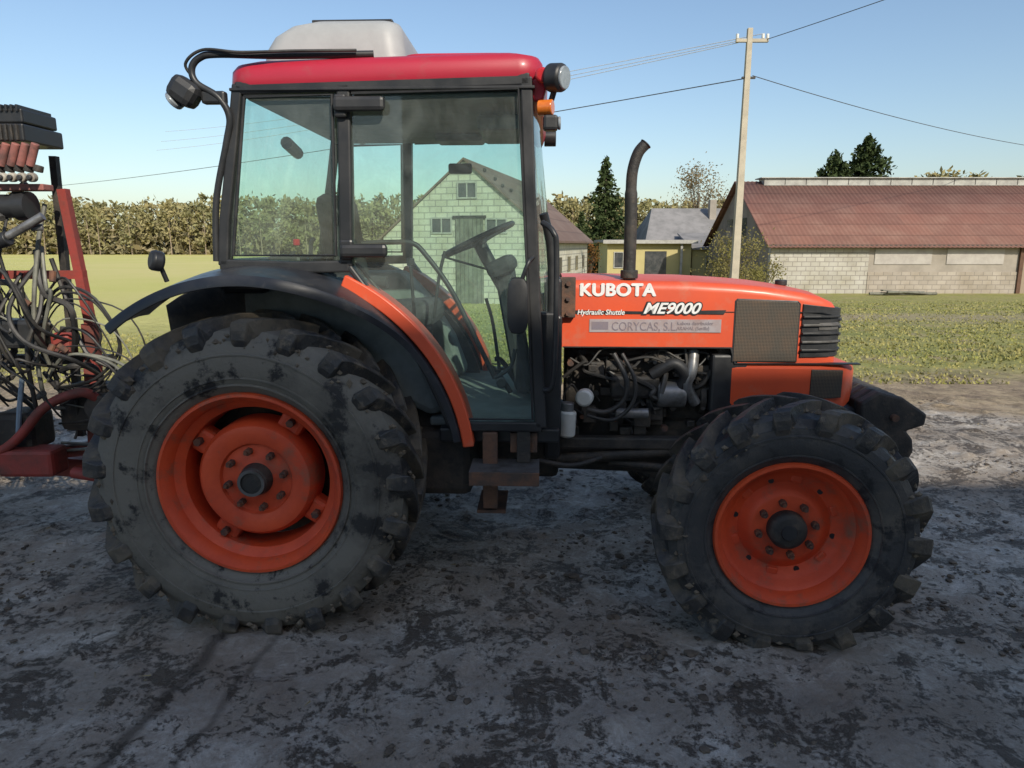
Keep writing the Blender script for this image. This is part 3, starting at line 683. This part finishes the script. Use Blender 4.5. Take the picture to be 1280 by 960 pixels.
for i in range(11):
    x2=.52+rnd.uniform(-.2,.12); top=rnd.uniform(1.1,1.5)
    p=[(.0,-.2,top-.15),(.18,-.3,top),(x2-.08,-.33,top-.05),(x2,-.3,top-.28),(x2-.15,-.28,top-.45),(.03,-.2,top-.5+rnd.uniform(-.1,.1))]
    (HG if i%5==0 else HB).append((p,rnd.choice((.004,.006,.008))))
tubes('hydraulic_hoses',HB,HOSEB,sp); tubes('hydraulic_hoses_grey',HG,HOSEG,sp)
for i in range(16):
    cyl('hose_fitting',(rnd.uniform(-.5,.2),-.3-rnd.random()*.1,rnd.uniform(.8,1.8)),(rnd.uniform(-1,1),.2,rnd.uniform(-1,1)),.016,.05,rnd.choice((GREYM,DGREYM,RUSTBOLT)),sp,8,.002)
tr=[]
for z,ins in ((.65,.15),(.75,.03),(.95,0),(1.6,0),(1.85,.08),(1.95,.25)):
    tr.append(rrect(-2.6+ins,-1.0-ins,-.7+ins,.9-ins,z,.2,6))
loft('sprayer_tank',tr,WHITEP,sp)
for s in (-.8,1.0):
    lathe('sprayer_wheel_tyre',[(.3,-.1),(.5,-.13),(.58,-.1),(.6,0),(.58,.1),(.5,.13),(.3,.1)],TYRE_F,empty('sprayer_wheel',(-2.0,s,.6),0,sp),48)
    lathe('sprayer_wheel_rim',[(0,.02),(.2,.0),(.3,-.08),(.3,.08)],REDFRAME,empty('sprayer_rim',(-2.0,s,.6),0,sp),48)
tube('sprayer_axle',[(-2.0,-.8,.6),(-2.0,1.0,.6)],.05,DARK,sp,1)

# ------------------------------------------------------------------ GROUND
def terr(x,y):
    t=min(max((y-9)/27,0),1); t=t*t*(3-2*t)
    z=-.9*t
    if y>40: z-=min((y-40)/160,1)*.3
    return z
def axis_vals(a,b,step,far_neg,far_pos,g=1.18):
    v=[];x=a
    while x<=b: v.append(x); x+=step
    s=step;x=a;L=[]
    while x>far_neg: s*=g; x-=s; L.append(x)
    s=step;x=v[-1];Rr=[]
    while x<far_pos: s*=g; x+=s; Rr.append(x)
    return L[::-1]+v+Rr
xs=axis_vals(-4.6,4.6,.033,-700,700); ys=axis_vals(1.2,7.5,.033,-60,1400,1.12)
V=[];F=[]
for y in ys:
    for x in xs:
        z=terr(x,y)
        if -6<x<6 and 0<y<9.5:
            n=noise.fractal(Vector((x*1.2,y*1.2,0)),1,2,4)*.010
            c=noise.fractal(Vector((x*6,y*6,3)),.7,2,5); n+=max(0,c-.12)*.036
            d=min(1,(x+6)/1.5,(6-x)/1.5,(9.5-y)/1.5); z+=(n-.004)*max(0,d)
        V.append((x,y,z))
nx=len(xs)
for j in range(len(ys)-1):
    for i in range(nx-1): a=j*nx+i; F.append((a,a+1,a+nx+1,a+nx))
def ground_mat():
    m,nt,out=nodes_of('ground')
    b=N(nt,'ShaderNodeBsdfPrincipled'); nt.links.new(b.outputs[0],out.inputs[0])
    co=N(nt,'ShaderNodeTexCoord').outputs['Object']
    s=N(nt,'ShaderNodeSeparateXYZ'); nt.links.new(co,s.inputs[0]); X,Y=s.outputs[0],s.outputs[1]
    def mr(v,a,bb):
        r=N(nt,'ShaderNodeMapRange'); nt.links.new(v,r.inputs[0]); r.inputs[1].default_value=a; r.inputs[2].default_value=bb; return r.outputs[0]
    n1=noise_tex(nt,co,1.0,9,.72,.4); n2=noise_tex(nt,co,3.4,10,.76,.9); n3=noise_tex(nt,co,28,6,.8); n4=noise_tex(nt,co,.5,4,.5); n5=noise_tex(nt,co,7,10,.8,.5)
    conc=mix(nt,ramp(nt,n3,.34,.66),(.48,.43,.37),(.30,.258,.21))
    pale=mix(nt,math_n(nt,'MULTIPLY',ramp(nt,n5,.49,.64),.9),conc,(.68,.63,.56))
    brown=mix(nt,math_n(nt,'MULTIPLY',ramp(nt,n1,.42,.62),.85),pale,(.25,.195,.145))
    mudm=math_n(nt,'ADD',math_n(nt,'MULTIPLY',n2,.62),math_n(nt,'MULTIPLY',n3,.38))
    mud=ramp(nt,mudm,.515,.565)
    yard=mix(nt,math_n(nt,'MULTIPLY',mud,.88),brown,(.075,.056,.041))
    wet=ramp(nt,n4,.56,.68)
    yard=mix(nt,math_n(nt,'MULTIPLY',wet,.55),yard,(.11,.084,.062))
    wx=math_n(nt,'MULTIPLY',math_n(nt,'SUBTRACT',noise_tex(nt,co,3,6,.6),.5),.12)
    for xj,wd_,dk in ((-1.27,.026,.75),(-1.04,.014,.5)):
        dj=math_n(nt,'ABSOLUTE',math_n(nt,'SUBTRACT',math_n(nt,'ADD',X,math_n(nt,'ADD',wx,math_n(nt,'MULTIPLY',Y,-.10))),xj-.25))
        mk=math_n(nt,'MULTIPLY',math_n(nt,'SUBTRACT',1,mr(dj,wd_*.4,wd_*1.6)),math_n(nt,'SUBTRACT',1,mr(Y,5.5,6.5)))
        yard=mix(nt,math_n(nt,'MULTIPLY',mk,dk),yard,(.06,.046,.035))
    for yj,wd_,dk in ((2.35,.14,.38),(4.9,.22,.4),(6.3,.25,.6)):
        dj=math_n(nt,'ABSOLUTE',math_n(nt,'SUBTRACT',math_n(nt,'ADD',Y,math_n(nt,'ADD',math_n(nt,'MULTIPLY',wx,3.0),math_n(nt,'MULTIPLY',X,.04))),yj))
        mk=math_n(nt,'MULTIPLY',math_n(nt,'SUBTRACT',1,mr(dj,wd_*.3,wd_*1.8)),ramp(nt,n5,.35,.6))
        yard=mix(nt,math_n(nt,'MULTIPLY',mk,dk),yard,(.09,.068,.050))
    dirt=mix(nt,ramp(nt,noise_tex(nt,co,2.5,8,.7),.42,.62),(.38,.295,.19),(.19,.14,.095))
    g1=noise_tex(nt,co,.6,7,.7); g2=noise_tex(nt,co,9,6,.8)
    grass=mix(nt,ramp(nt,g1,.35,.65),(.26,.27,.070),(.36,.32,.115))
    grass=mix(nt,ramp(nt,g2,.42,.72),grass,(.19,.19,.06))
    grass=mix(nt,ramp(nt,noise_tex(nt,co,1.2,6,.7),.54,.66),grass,(.34,.265,.16))
    field=mix(nt,ramp(nt,noise_tex(nt,co,.035,5,.6),.4,.6),(.50,.48,.14),(.56,.50,.19))
    wob=math_n(nt,'MULTIPLY',math_n(nt,'SUBTRACT',noise_tex(nt,co,.8,7,.65),.5),3.0)
    Yw=math_n(nt,'ADD',Y,wob)
    c=mix(nt,mr(Yw,6.7,7.3),yard,dirt)
    c=mix(nt,mr(Yw,8.3,9.8),c,grass)
    Yb=math_n(nt,'ADD',Yw,wob)
    band=math_n(nt,'MULTIPLY',mr(Yb,16.5,18.2),math_n(nt,'SUBTRACT',1,mr(Yb,20.5,22.5)))
    band=math_n(nt,'MULTIPLY',band,mr(X,3,7))
    c=mix(nt,math_n(nt,'MULTIPLY',band,.6),c,(.34,.27,.18))
    fm=math_n(nt,'MULTIPLY',mr(Yw,11,17),math_n(nt,'SUBTRACT',1,mr(X,-6,2)))
    c=mix(nt,fm,c,field)
    c=mix(nt,mr(Y,60,80),c,field)
    nt.links.new(c,b.inputs['Base Color'])
    shade_y=math_n(nt,'SUBTRACT',1,mr(Yw,6.7,7.3))
    wr_=math_n(nt,'MULTIPLY',math_n(nt,'MULTIPLY',math_n(nt,'MAXIMUM',math_n(nt,'MULTIPLY',wet,.8),math_n(nt,'MULTIPLY',mud,.45)),.45),shade_y)
    nt.links.new(math_n(nt,'SUBTRACT',.82,wr_),b.inputs['Roughness']); b.inputs['Specular IOR Level'].default_value=.35
    bn=N(nt,'ShaderNodeBump'); bn.inputs['Strength'].default_value=.9; bn.inputs['Distance'].default_value=.03
    h=math_n(nt,'ADD',math_n(nt,'MULTIPLY',n2,.5),math_n(nt,'MULTIPLY',n3,.5)); h=math_n(nt,'ADD',h,math_n(nt,'MULTIPLY',mud,.3))
    nt.links.new(h,bn.inputs['Height']); nt.links.new(bn.outputs[0],b.inputs['Normal'])
    return m
GM=ground_mat()
add('ground',V,F,GM,None,True,False)
MUD=M('mud',(.08,.061,.045),(.16,.125,.092),12,rough=.9,bump=.4)
V=[];F=[];rnd=random.Random(11)
bm=bmesh.new(); bmesh.ops.create_icosphere(bm,subdivisions=1,radius=1); bv=[v.co.copy() for v in bm.verts]; bf=[tuple(v.index for v in f.verts) for f in bm.faces]; bm.free()
cnt=0
while cnt<5200:
    x=rnd.uniform(-4.5,4.8); y=rnd.uniform(1.5,8)
    if noise.noise(Vector((x*1.1,y*1.1,5)))<rnd.uniform(-.1,.45): continue
    r=.003+.012*rnd.random()**3; o=len(V); se=rnd.random()*99
    if rnd.random()<.03: r*=1.8
    for v in bv:
        d=1+.7*noise.noise(v*1.5+Vector((se,0,0)))
        V.append((x+v.x*r*d*1.4,y+v.y*r*d*1.4,.003+v.z*r*d*.6))
    F+=[tuple(i+o for i in f) for f in bf]; cnt+=1
add('mud_clods',V,F,MUD,None,True,False)
STRAW=M('straw',(.35,.28,.15),(.25,.2,.1),20,rough=.8)
V=[];F=[]
for i in range(420):
    x=rnd.uniform(-4,4.5); y=rnd.uniform(1.6,7); a=rnd.random()*6.28; L=rnd.uniform(.01,.05); w_=.0012
    dx,dy=math.cos(a)*L,math.sin(a)*L; px,py=-math.sin(a)*w_,math.cos(a)*w_; z=.014; o=len(V)
    V+= [(x-px,y-py,z),(x+px,y+py,z),(x+dx+px,y+dy+py,z+rnd.uniform(0,.008)),(x+dx-px,y+dy-py,z)]; F.append((o,o+1,o+2,o+3))
add('straw',V,F,STRAW,None,False,False)
V=[];F=[];rnd=random.Random(12)
def blade(x,y,h):
    z=terr(x,y); a=rnd.random()*6.28; w=.006+.012*rnd.random()+y*.0006; dx,dy=math.cos(a)*w,math.sin(a)*w
    lx,ly=rnd.uniform(-.8,.8)*h,rnd.uniform(-.8,.8)*h; o=len(V)
    V.extend([(x-dx,y-dy,z),(x+dx,y+dy,z),(x+lx,y+ly,z+h)]); F.append((o,o+1,o+2))
n=0
while n<36000:
    y=8.4+24*rnd.random()**1.6; x=rnd.uniform(-.85,.85)*y
    if x<-4 and y>14: continue
    nn=noise.noise(Vector((x*.7,y*.7,2)))
    fade=max(0,(10.8-y))*.22
    if nn<rnd.uniform(-.7,.3)-.15+fade: continue
    if x>4 and abs(y-19.3+1.5*noise.noise(Vector((x*.3,0,1))))<1.5 and rnd.random()<.7: continue
    blade(x,y,rnd.uniform(.012,.042)*(1+.7*max(0,nn))); n+=1
add('grass',V,F,F_GRASS,None,False,False)

# ------------------------------------------------------------------ BUILDINGS
def gz(x,y): return terr(x,y)
def corr_roof(name,x0,x1,ye,ze,yr,zr,parent,mat,pitch=.25,amp=.022):
    n=int((x1-x0)/pitch*4); V=[];F=[]
    sl=Vector((0,yr-ye,zr-ze)).normalized(); nrm=Vector((0,-sl.z,sl.y))
    if nrm.z<0: nrm=-nrm
    for i in range(n+1):
        x=x0+(x1-x0)*i/n; d=amp*math.sin(2*math.pi*i/4)
        for (y,z) in ((ye,ze),(yr,zr)): V.append(Vector((x,y,z))+nrm*d)
    for i in range(n): F.append((2*i,2*i+2,2*i+3,2*i+1))
    o=add(name,V,F,mat,parent,True,False); m=o.modifiers.new('s','SOLIDIFY'); m.thickness=.03
    return o
bz=-.92
b=empty('barn',(13.6,38.0,bz))
Ln=26;D=12;H=2.55;RH=6.25
bx('front_wall',0,5.2,0,.3,-.3,H,WBRICK2,b,0)
bx('front_wall_render',5.2,13.2,.02,.32,-.3,H,RENDER,b,0)
bx('front_wall_lower_blocks',5.2,13.2,-.03,.018,-.3,1.15,brick_mat('pale_block',(.40,.35,.29),(.33,.29,.24),(.24,.21,.18),.48,.24,.02),b,0)
bx('front_wall_end',13.2,Ln,0,.3,-.3,H,M('tan_render',(.28,.22,.16),(.21,.165,.12),.8,rough=.9),b,0)
bx('brown_post',13.1,13.3,-.12,0,-.3,H,M('brown_wood',(.12,.06,.035),rough=.8),b,0)
PINF=M('pale_infill',(.42,.39,.35),(.34,.31,.28),1.5,rough=.9)
for x in (5.3,9.1): bx('bricked_opening',x+.2,x+3.2,-.02,.018,1.55,2.35,PINF,b,0)
bx('back_wall',0,Ln,D-.3,D,-.3,H,WBRICK2,b,0)
GABLE=M('shaded_gable',(.24,.20,.17),(.16,.13,.11),.8,rough=.9)  # gable end's shade is darkened into the wall colour
for x in (0,Ln-.3):
    V=[(x,.3,-.3),(x,D-.3,-.3),(x,D-.3,H),(x,D/2,RH-.15),(x,.3,H)]; V+=[(q[0]+.3,q[1],q[2]) for q in V]
    add('gable_wall',V,[(0,1,2,3,4),(9,8,7,6,5)]+[(i,(i+1)%5,5+(i+1)%5,5+i) for i in range(5)],GABLE,b)
bx('gable_window',-.02,.02,4.2,5.4,3.0,4.1,WINM,b,0); bx('gable_window_b',-.02,.02,6.8,8.0,3.0,4.1,WINM,b,0)
corr_roof('roof_front',-.3,Ln+.3,-.45,H-.12,D/2,RH,b,BROOF); corr_roof('roof_back',-.3,Ln+.3,D+.45,H-.12,D/2,RH,b,BROOF)
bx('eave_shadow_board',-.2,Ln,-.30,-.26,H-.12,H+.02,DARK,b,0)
bx('ridge_vent_wall',1.3,Ln,D/2-.45,D/2+.45,RH-.25,RH+.16,VENT,b,.02)
bx('ridge_vent_cap',1.1,Ln,D/2-.6,D/2+.6,RH+.16,RH+.22,VENT,b,.02)
for k in range(20): bx('vent_joint',1.3+k*1.25,1.33+k*1.25,D/2-.47,D/2-.45,RH-.2,RH+.14,DARK,b,0)
tube('timber_pile_pole',[(4.6,-1.6,.12),(8.2,-1.3,.10)],.07,TIMBER,b,1); tube('timber_pile_pole_b',[(5.4,-1.8,.2),(7.6,-1.2,.16)],.06,TIMBER,b,1)
box('timber_pile_board',(6.4,-1.5,.2),(2.4,.25,.06),TIMBER,b,.01,rot=(0,R(4),.1))

w=empty('white_barn',(-1.95,30,-.80),R(-13))
hw_=3.6;L_=12;He=2.75;Ha=5.8
def gable(y0,y1,name,mat):
    prism(name,[(-hw_,-.3),(hw_,-.3),(hw_,He),(0,Ha),(-hw_,He)],y0,y1,mat,w,0)
gable(0,.3,'gable_front',WBRICK); gable(L_-.3,L_,'gable_back',WBRICK)
bx('side_wall_r',hw_-.3,hw_,.3,L_-.3,-.3,He,WBRICK,w,0); bx('side_wall_l',-hw_,-hw_+.3,.3,L_-.3,-.3,He,WBRICK,w,0)
for s in (-1,1):
    dx=hw_+.30; dz=(Ha-He)*.30/hw_
    V=[(0,-.12,Ha+.02),(s*dx,-.12,He-dz+.02),(s*dx,L_+.3,He-dz+.02),(0,L_+.3,Ha+.02)]; V+=[(a,b_,c_+.09) for a,b_,c_ in V]
    add('roof_slope',V,[(0,1,2,3),(7,6,5,4),(0,4,5,1),(1,5,6,2),(2,6,7,3),(3,7,4,0)],BROOF2,w)
def window(x0,x1,z0,z1,parent,y=0):
    bx('window_pane',x0,x1,y-.012,y-.002,z0,z1,WINM,parent,0)
    for (a,b1,c1,d1) in ((x0-.06,x0,z0-.06,z1+.06),(x1,x1+.06,z0-.06,z1+.06),(x0,x1,z0-.06,z0),(x0,x1,z1,z1+.06),((x0+x1)/2-.025,(x0+x1)/2+.025,z0,z1)):
        bx('window_frame',a,b1,y-.05,y-.001,c1,d1,FRAMEM,parent,0)
window(-.25,.48,4.35,4.9,w); window(-1.4,-.6,2.95,3.5,w); window(.95,1.75,2.95,3.45,w)
bx('barn_door',-.38,.80,-.06,-.002,0,3.5,TIMBER,w,0)
for k in range(7): bx('door_board_gap',-.38+k*.18,-.365+k*.18,-.066,-.061,0,3.5,DARK,w,0)
bx('door_lintel',-.5,.92,-.07,-.002,3.5,3.62,DARK,w,0)
for k in range(4): bx('side_window',hw_,hw_+.02,2+k*2.6,2.9+k*2.6,1.2,1.9,WINM,w,0)
for x,y in ((.6,1.0),(1.0,1.2),(1.35,1.1),(1.5,2)):
    box('roof_pigeon',(x,y,Ha-.85*x+.22),(.10,.24,.14),DARK,w,.05)
h=empty('yellow_house',(6.6,50,-1.0))
bx('extension_walls',0,5.8,0,5,0,2.75,YELLOW,h,0)
bx('extension_roof',-.35,6.1,-.5,5.2,2.78,2.98,GREYROOF,h,.03)
bx('extension_fascia',-.37,6.12,-.53,-.505,2.72,2.95,FRAMEM,h,0)
bx('garage_opening',2.6,4.1,-.02,-.002,0,2.2,WINM,h,0); window(.5,1.7,1.1,2.1,h,-.002)
bx('porch_post',5.0,5.15,-.3,-.15,0,2.72,FRAMEM,h,0)
bx('main_walls',3.9,9.8,5.2,12,0,3.2,YELLOW,h,0)
V=[(3.5,4.8,3.0),(10.2,4.8,3.0),(10.2,12.4,3.0),(3.5,12.4,3.0),(4.6,8.6,5.5),(10.2,8.6,5.5)]
add('main_roof',V,[(0,1,5,4),(2,3,4,5),(3,0,4),(1,2,5),(3,2,1,0)],GREYROOF,h)
bx('chimney',8.9,9.4,7.2,7.8,4.3,6.1,RENDER,h,0)
bx('shed_walls',6.0,9.6,.5,4.8,0,2.3,YELLOW,h,0)
V=[(5.9,.2,2.3),(10,.2,2.3),(10,4.9,3.4),(5.9,4.9,3.4)]; V+=[(a,b_,c_+.12) for a,b_,c_ in V]
add('shed_roof',V,[(0,1,2,3),(7,6,5,4),(0,4,5,1),(1,5,6,2),(2,6,7,3),(3,7,4,0)],GREYROOF,h)
window(7,8.2,1.0,1.8,h,.498)
bx('brick_wing',9.7,11.2,1,5,0,3.4,REDBR,h,0)
V=[(9.4,.7,3.3),(11.5,.7,3.3),(11.5,5.3,3.3),(9.4,5.3,3.3),(10.45,.7,4.4),(10.45,5.3,4.4)]
add('brick_wing_roof',V,[(0,1,4),(2,3,5),(0,4,5,3),(1,2,5,4),(0,3,2,1)],BROOF2,h)

# tall barn on the camera side of the yard (its shade covers the yard)
tb=empty('hay_barn',(10,-17,0)); HL=13
bx('front_wall',-HL,HL,8.7,9,0,9.4,CREAM,tb,0); bx('back_wall',-HL,HL,-9,-8.7,0,9.4,CREAM,tb,0)
V=[(-HL-.4,9.4,9.4),(HL+.4,9.4,9.4),(HL+.4,0,14.2),(-HL-.4,0,14.2)]
V+=[(a,b_,c_+.15) for a,b_,c_ in V]; FF=[(0,1,2,3),(7,6,5,4),(0,4,5,1),(1,5,6,2),(2,6,7,3),(3,7,4,0)]
add('roof_front',V,FF,BROOF2,tb); add('roof_back',[(a,-b_,c_) for a,b_,c_ in V],FF,BROOF2,tb)
for s in (-1,1):
    X_=HL-.02
    V=[(s*X_,-8.7,0),(s*X_,8.7,0),(s*X_,8.7,9.4),(s*X_,0,14.1),(s*X_,-8.7,9.4)]; V+=[(q[0]-s*.3,q[1],q[2]) for q in V]
    add('gable_wall',V,[(0,1,2,3,4),(9,8,7,6,5)]+[(i,(i+1)%5,5+(i+1)%5,5+i) for i in range(5)],CREAM,tb)
for k in range(3): bx('barn_window',-8+k*7,-6+k*7,9.0,9.02,5.5,7,WINM,tb,0)
bx('sliding_door',-10,-5.5,9.0,9.08,0,5,TIMBER,tb,0)

# ------------------------------------------------------------------ POLE AND WIRES
p=empty('utility_pole',(8.75,28.3,gz(8.7,28)))
V,F=tube_data([(0,0,-.2),(.05,0,10.2)],lambda t:.21-.085*t,1,4); add('pole_shaft',V,F,CONC,p)
bx('crossarm',-.45,.75,-.06,.06,9.72,9.84,CONC,p,.01)
for x in (-.4,.1,.55,.72): cyl('insulator',(x,0,9.93),(0,0,1),.055,.16,WHITEP,p,12)
bx('side_bracket',-.15,.35,-.05,.05,8.45,8.52,DARK,p,0)
def wire(a,b_,sag,r,mat,name='power_line'):
    a=Vector(a);b_=Vector(b_);pts=[]
    for k in range(25):
        t=k/24; q=a.lerp(b_,t); q.z-=sag*4*t*(1-t); pts.append(q)
    return tube(name,pts,r,mat,None,1,5)
for k,(x,e) in enumerate(((8.4,9.3),(8.9,9.6),(9.35,10.0))):
    wire((x,28.3,9.0+k*.16),(-34+k*.5,71,e+1.2+k*.5),.5,.014,WIREL)
wire((8.7,28.3,7.75),(-89,110,9.3),1.2,.020,WIREM)
wire((9.4,28.3,9.1),(24,8,11.6),.3,.014,WIREM)
wire((9.0,28.3,7.85),(40,50,7.6),.5,.016,WIREM)

# ------------------------------------------------------------------ TREES
def leafquad(V,F,c,s,rnd,flat=0):
    n=Vector((rnd.gauss(0,1),rnd.gauss(0,1),rnd.gauss(0,1)+flat)).normalized(); u=n.orthogonal().normalized()
    a=rnd.random()*6.28; v=n.cross(u); u,v=u*math.cos(a)+v*math.sin(a),v*math.cos(a)-u*math.sin(a)
    o=len(V); k=rnd.uniform(.5,1.0)
    V.extend([c-u*s,c+v*s*k*.6,c+u*s,c-v*s*k*.6]); F.append((o,o+1,o+2,o+3))
def forest(name,items,seed,under=None):
    rnd=random.Random(seed); V=[];F=[];TV=[];TF=[]
    for (x,y,z,H,Wd,n,s,tk) in items:
        base=rnd.uniform(.16,.32)*H
        cl=[]
        for k in range(12):
            h=base+(H-base)*rnd.random(); t=(h-base)/(H-base); rr=Wd*math.sqrt(max(.05,1-(2*t-.8)**2*.6))*rnd.uniform(.3,.95); a=rnd.random()*6.28
            cl.append(Vector((x+math.cos(a)*rr*.75,y+math.sin(a)*rr*.75,z+h)))
        cl.append(Vector((x,y,z+H*.96)))
        for k in range(n):
            c=rnd.choice(cl); leafquad(V,F,c+Vector((rnd.gauss(0,1)*Wd*.22,rnd.gauss(0,1)*Wd*.22,rnd.gauss(0,1)*Wd*.20)),s*rnd.uniform(.6,1.2),rnd)
        if tk:
            lx=rnd.uniform(-.6,.6)
            v,f=tube_data([(x,y,z-.5),(x+lx,y,z+H*.85)],lambda t:.17*(1-.7*t),1,4); o=len(TV); TV+=v; TF+=[tuple(i+o for i in q) for q in f]
    root=empty(name)
    add('foliage',V,F,F_FOREST,root,False,False)
    if TV: add('trunks',TV,TF,BARKL,root,True,False)
    if under:
        V=[];F=[]
        xa,xb,yf,zb,nn,hmax=under
        for k in range(nn):
            x=rnd.uniform(xa,xb); y=yf(x)+rnd.uniform(0,18); leafquad(V,F,Vector((x,y,zb+hmax*rnd.random()**1.2*(.85+.5*noise.noise(Vector((x*.08,0,9)))))),rnd.uniform(.8,1.6),rnd)
        add('undergrowth',V,F,F_UNDER,root,False,False)
rnd=random.Random(31); items=[]
for row in range(4):
    x=-215
    while x<190:
        y=205+row*6+rnd.uniform(-3,3)+.00016*(x)**2
        big=noise.noise(Vector((x*.025,row*.3,0)))*2.0
        items.append((x,y,-1.2,rnd.uniform(12.2,14.8)+row*.75+big,rnd.uniform(2.6,4.4),(140 if row else 190),.60 if row==0 else 1.0,rnd.random()<.75)); x+=rnd.uniform(3.0,5.2)
forest('distant_forest',items,1,(-215,190,lambda x:206+.00016*x*x,-1.0,19000,9.5))
items=[]
for k in range(34):
    items.append((rnd.uniform(70,150),rnd.uniform(118,135),-1.2,rnd.uniform(13.4,15.2),rnd.uniform(2.8,3.8),260,.6,True))
forest('distant_grove',items,2)

def fir(name,x,y,H,Wd,seed,nl=26,ls=1.0,z0=.06):
    rnd=random.Random(seed); root=empty(name,(x,y,gz(x,y))); V=[];F=[]
    for i in range(nl):
        t=i/(nl-1); z=H*(z0+(.99-z0)*t); rad=Wd*(1-t)**.8*rnd.uniform(.75,1.25)+.08
        nb=int(8+9*(1-t))
        for k in range(nb):
            a=rnd.random()*6.28; L=rad*rnd.uniform(.6,1.15)
            for j in range(int(5+L*7)):
                u=rnd.random()**.7; c=Vector((math.cos(a)*L*u,math.sin(a)*L*u,z-.22*L*u+.06*L*u*u+rnd.gauss(0,.10*ls)))
                c+=Vector((rnd.gauss(0,.08),rnd.gauss(0,.08),0))
                leafquad(V,F,c,(.13+.12*rnd.random())*ls,rnd,.6)
    add('needles',V,F,F_FIR,root,False,False)
    tube('trunk',[(0,0,-.3),(0,0,H*.97)],lambda t:.16*(1-.9*t)+.01,BARK,root,1,8)
fir('spruce_tree',7.65,60,9.4,2.7,1,30,1.1)
fir('spruce_tree.001',32.4,74,11.6,5.2,2,34,1.35,.4)
fir('spruce_tree.002',36.0,75,13.3,5.4,3,36,1.35,.4)
fir('spruce_tree.003',6.3,66,5.4,1.7,5,18)

def broad(name,x,y,H,Wd,n,s,mat,seed,trunk=True,zb=.3,dens=12):
    rnd=random.Random(seed); root=empty(name,(x,y,gz(x,y))); V=[];F=[];T=[]
    ends=[]
    if trunk: T.append(([(0,0,-.2),(.05,0,H*.35),(0,.1,H*.8)],lambda t:.13*(1-.8*t)*H/8+.01))
    for k in range(dens*2):
        a=rnd.random()*6.28; t=rnd.random(); z0=H*(zb*.6+.35*t) if trunk else 0
        e=Vector((math.cos(a)*Wd*rnd.uniform(.3,.95),math.sin(a)*Wd*rnd.uniform(.3,.95),H*(zb+(1-zb)*rnd.random())))
        e.x*=1-.45*(e.z/H)**2; e.y*=1-.45*(e.z/H)**2
        T.append(([(0,0,z0),(e.x*.5,e.y*.5,z0+(e.z-z0)*.6),tuple(e)],lambda t:.035*(1-.8*t)*H/6+.004)); ends.append(e)
    for k in range(n):
        e=rnd.choice(ends); leafquad(V,F,e+Vector((rnd.gauss(0,1),rnd.gauss(0,1),rnd.gauss(0,1)))*Wd*.19,s*rnd.uniform(.6,1.2),rnd)
    add('foliage',V,F,mat,root,False,False); tubes('branches',T,BARK,root,3,5)
broad('autumn_tree',18.4,72,9.5,3.0,4600,.14,F_AUT,4,dens=18)
broad('shrub',10.2,33,2.75,1.7,4400,.07,F_BUSH,6,False,.12,24)
broad('shrub.001',11.9,34,1.9,1.1,1300,.07,F_BUSH,7,False,.12,14)
broad('red_shrub',4.9,46,2.4,1.0,1100,.09,F_RED,8,False,.12,14)

# ------------------------------------------------------------------ LIGHT, SKY, CAMERA
el=R(35); az=R(25)
sv=Vector((math.sin(az)*math.cos(el),-math.cos(az)*math.cos(el),math.sin(el)))
sun=bpy.data.lights.new('sun','SUN'); sun.energy=4.6; sun.angle=R(.5); sun.color=(1,.92,.78)
so=bpy.data.objects.new('sun',sun); scene.collection.objects.link(so); so.rotation_euler=sv.to_track_quat('Z','Y').to_euler(); so.location=(10,-20,30)
wd=bpy.data.worlds.new('World'); scene.world=wd; wd.use_nodes=True; nt=wd.node_tree
for n_ in list(nt.nodes): nt.nodes.remove(n_)
sky=nt.nodes.new('ShaderNodeTexSky'); sky.sky_type='NISHITA'; sky.sun_disc=False; sky.sun_elevation=el; sky.sun_rotation=math.atan2(sv.x,sv.y)
sky.air_density=1.15; sky.dust_density=1.2; sky.ozone_density=2.6
bg=nt.nodes.new('ShaderNodeBackground'); bg.inputs[1].default_value=.15
wo=nt.nodes.new('ShaderNodeOutputWorld'); nt.links.new(sky.outputs[0],bg.inputs[0]); nt.links.new(bg.outputs[0],wo.inputs[0])
cam=bpy.data.cameras.new('camera'); cam.sensor_width=36; cam.lens=24.98; cam.clip_end=3000; cam.clip_start=.05
co=bpy.data.objects.new('camera',cam); scene.collection.objects.link(co); co.location=(0,0,1.65); co.rotation_euler=(R(90-11.1),0,0)
scene.camera=co
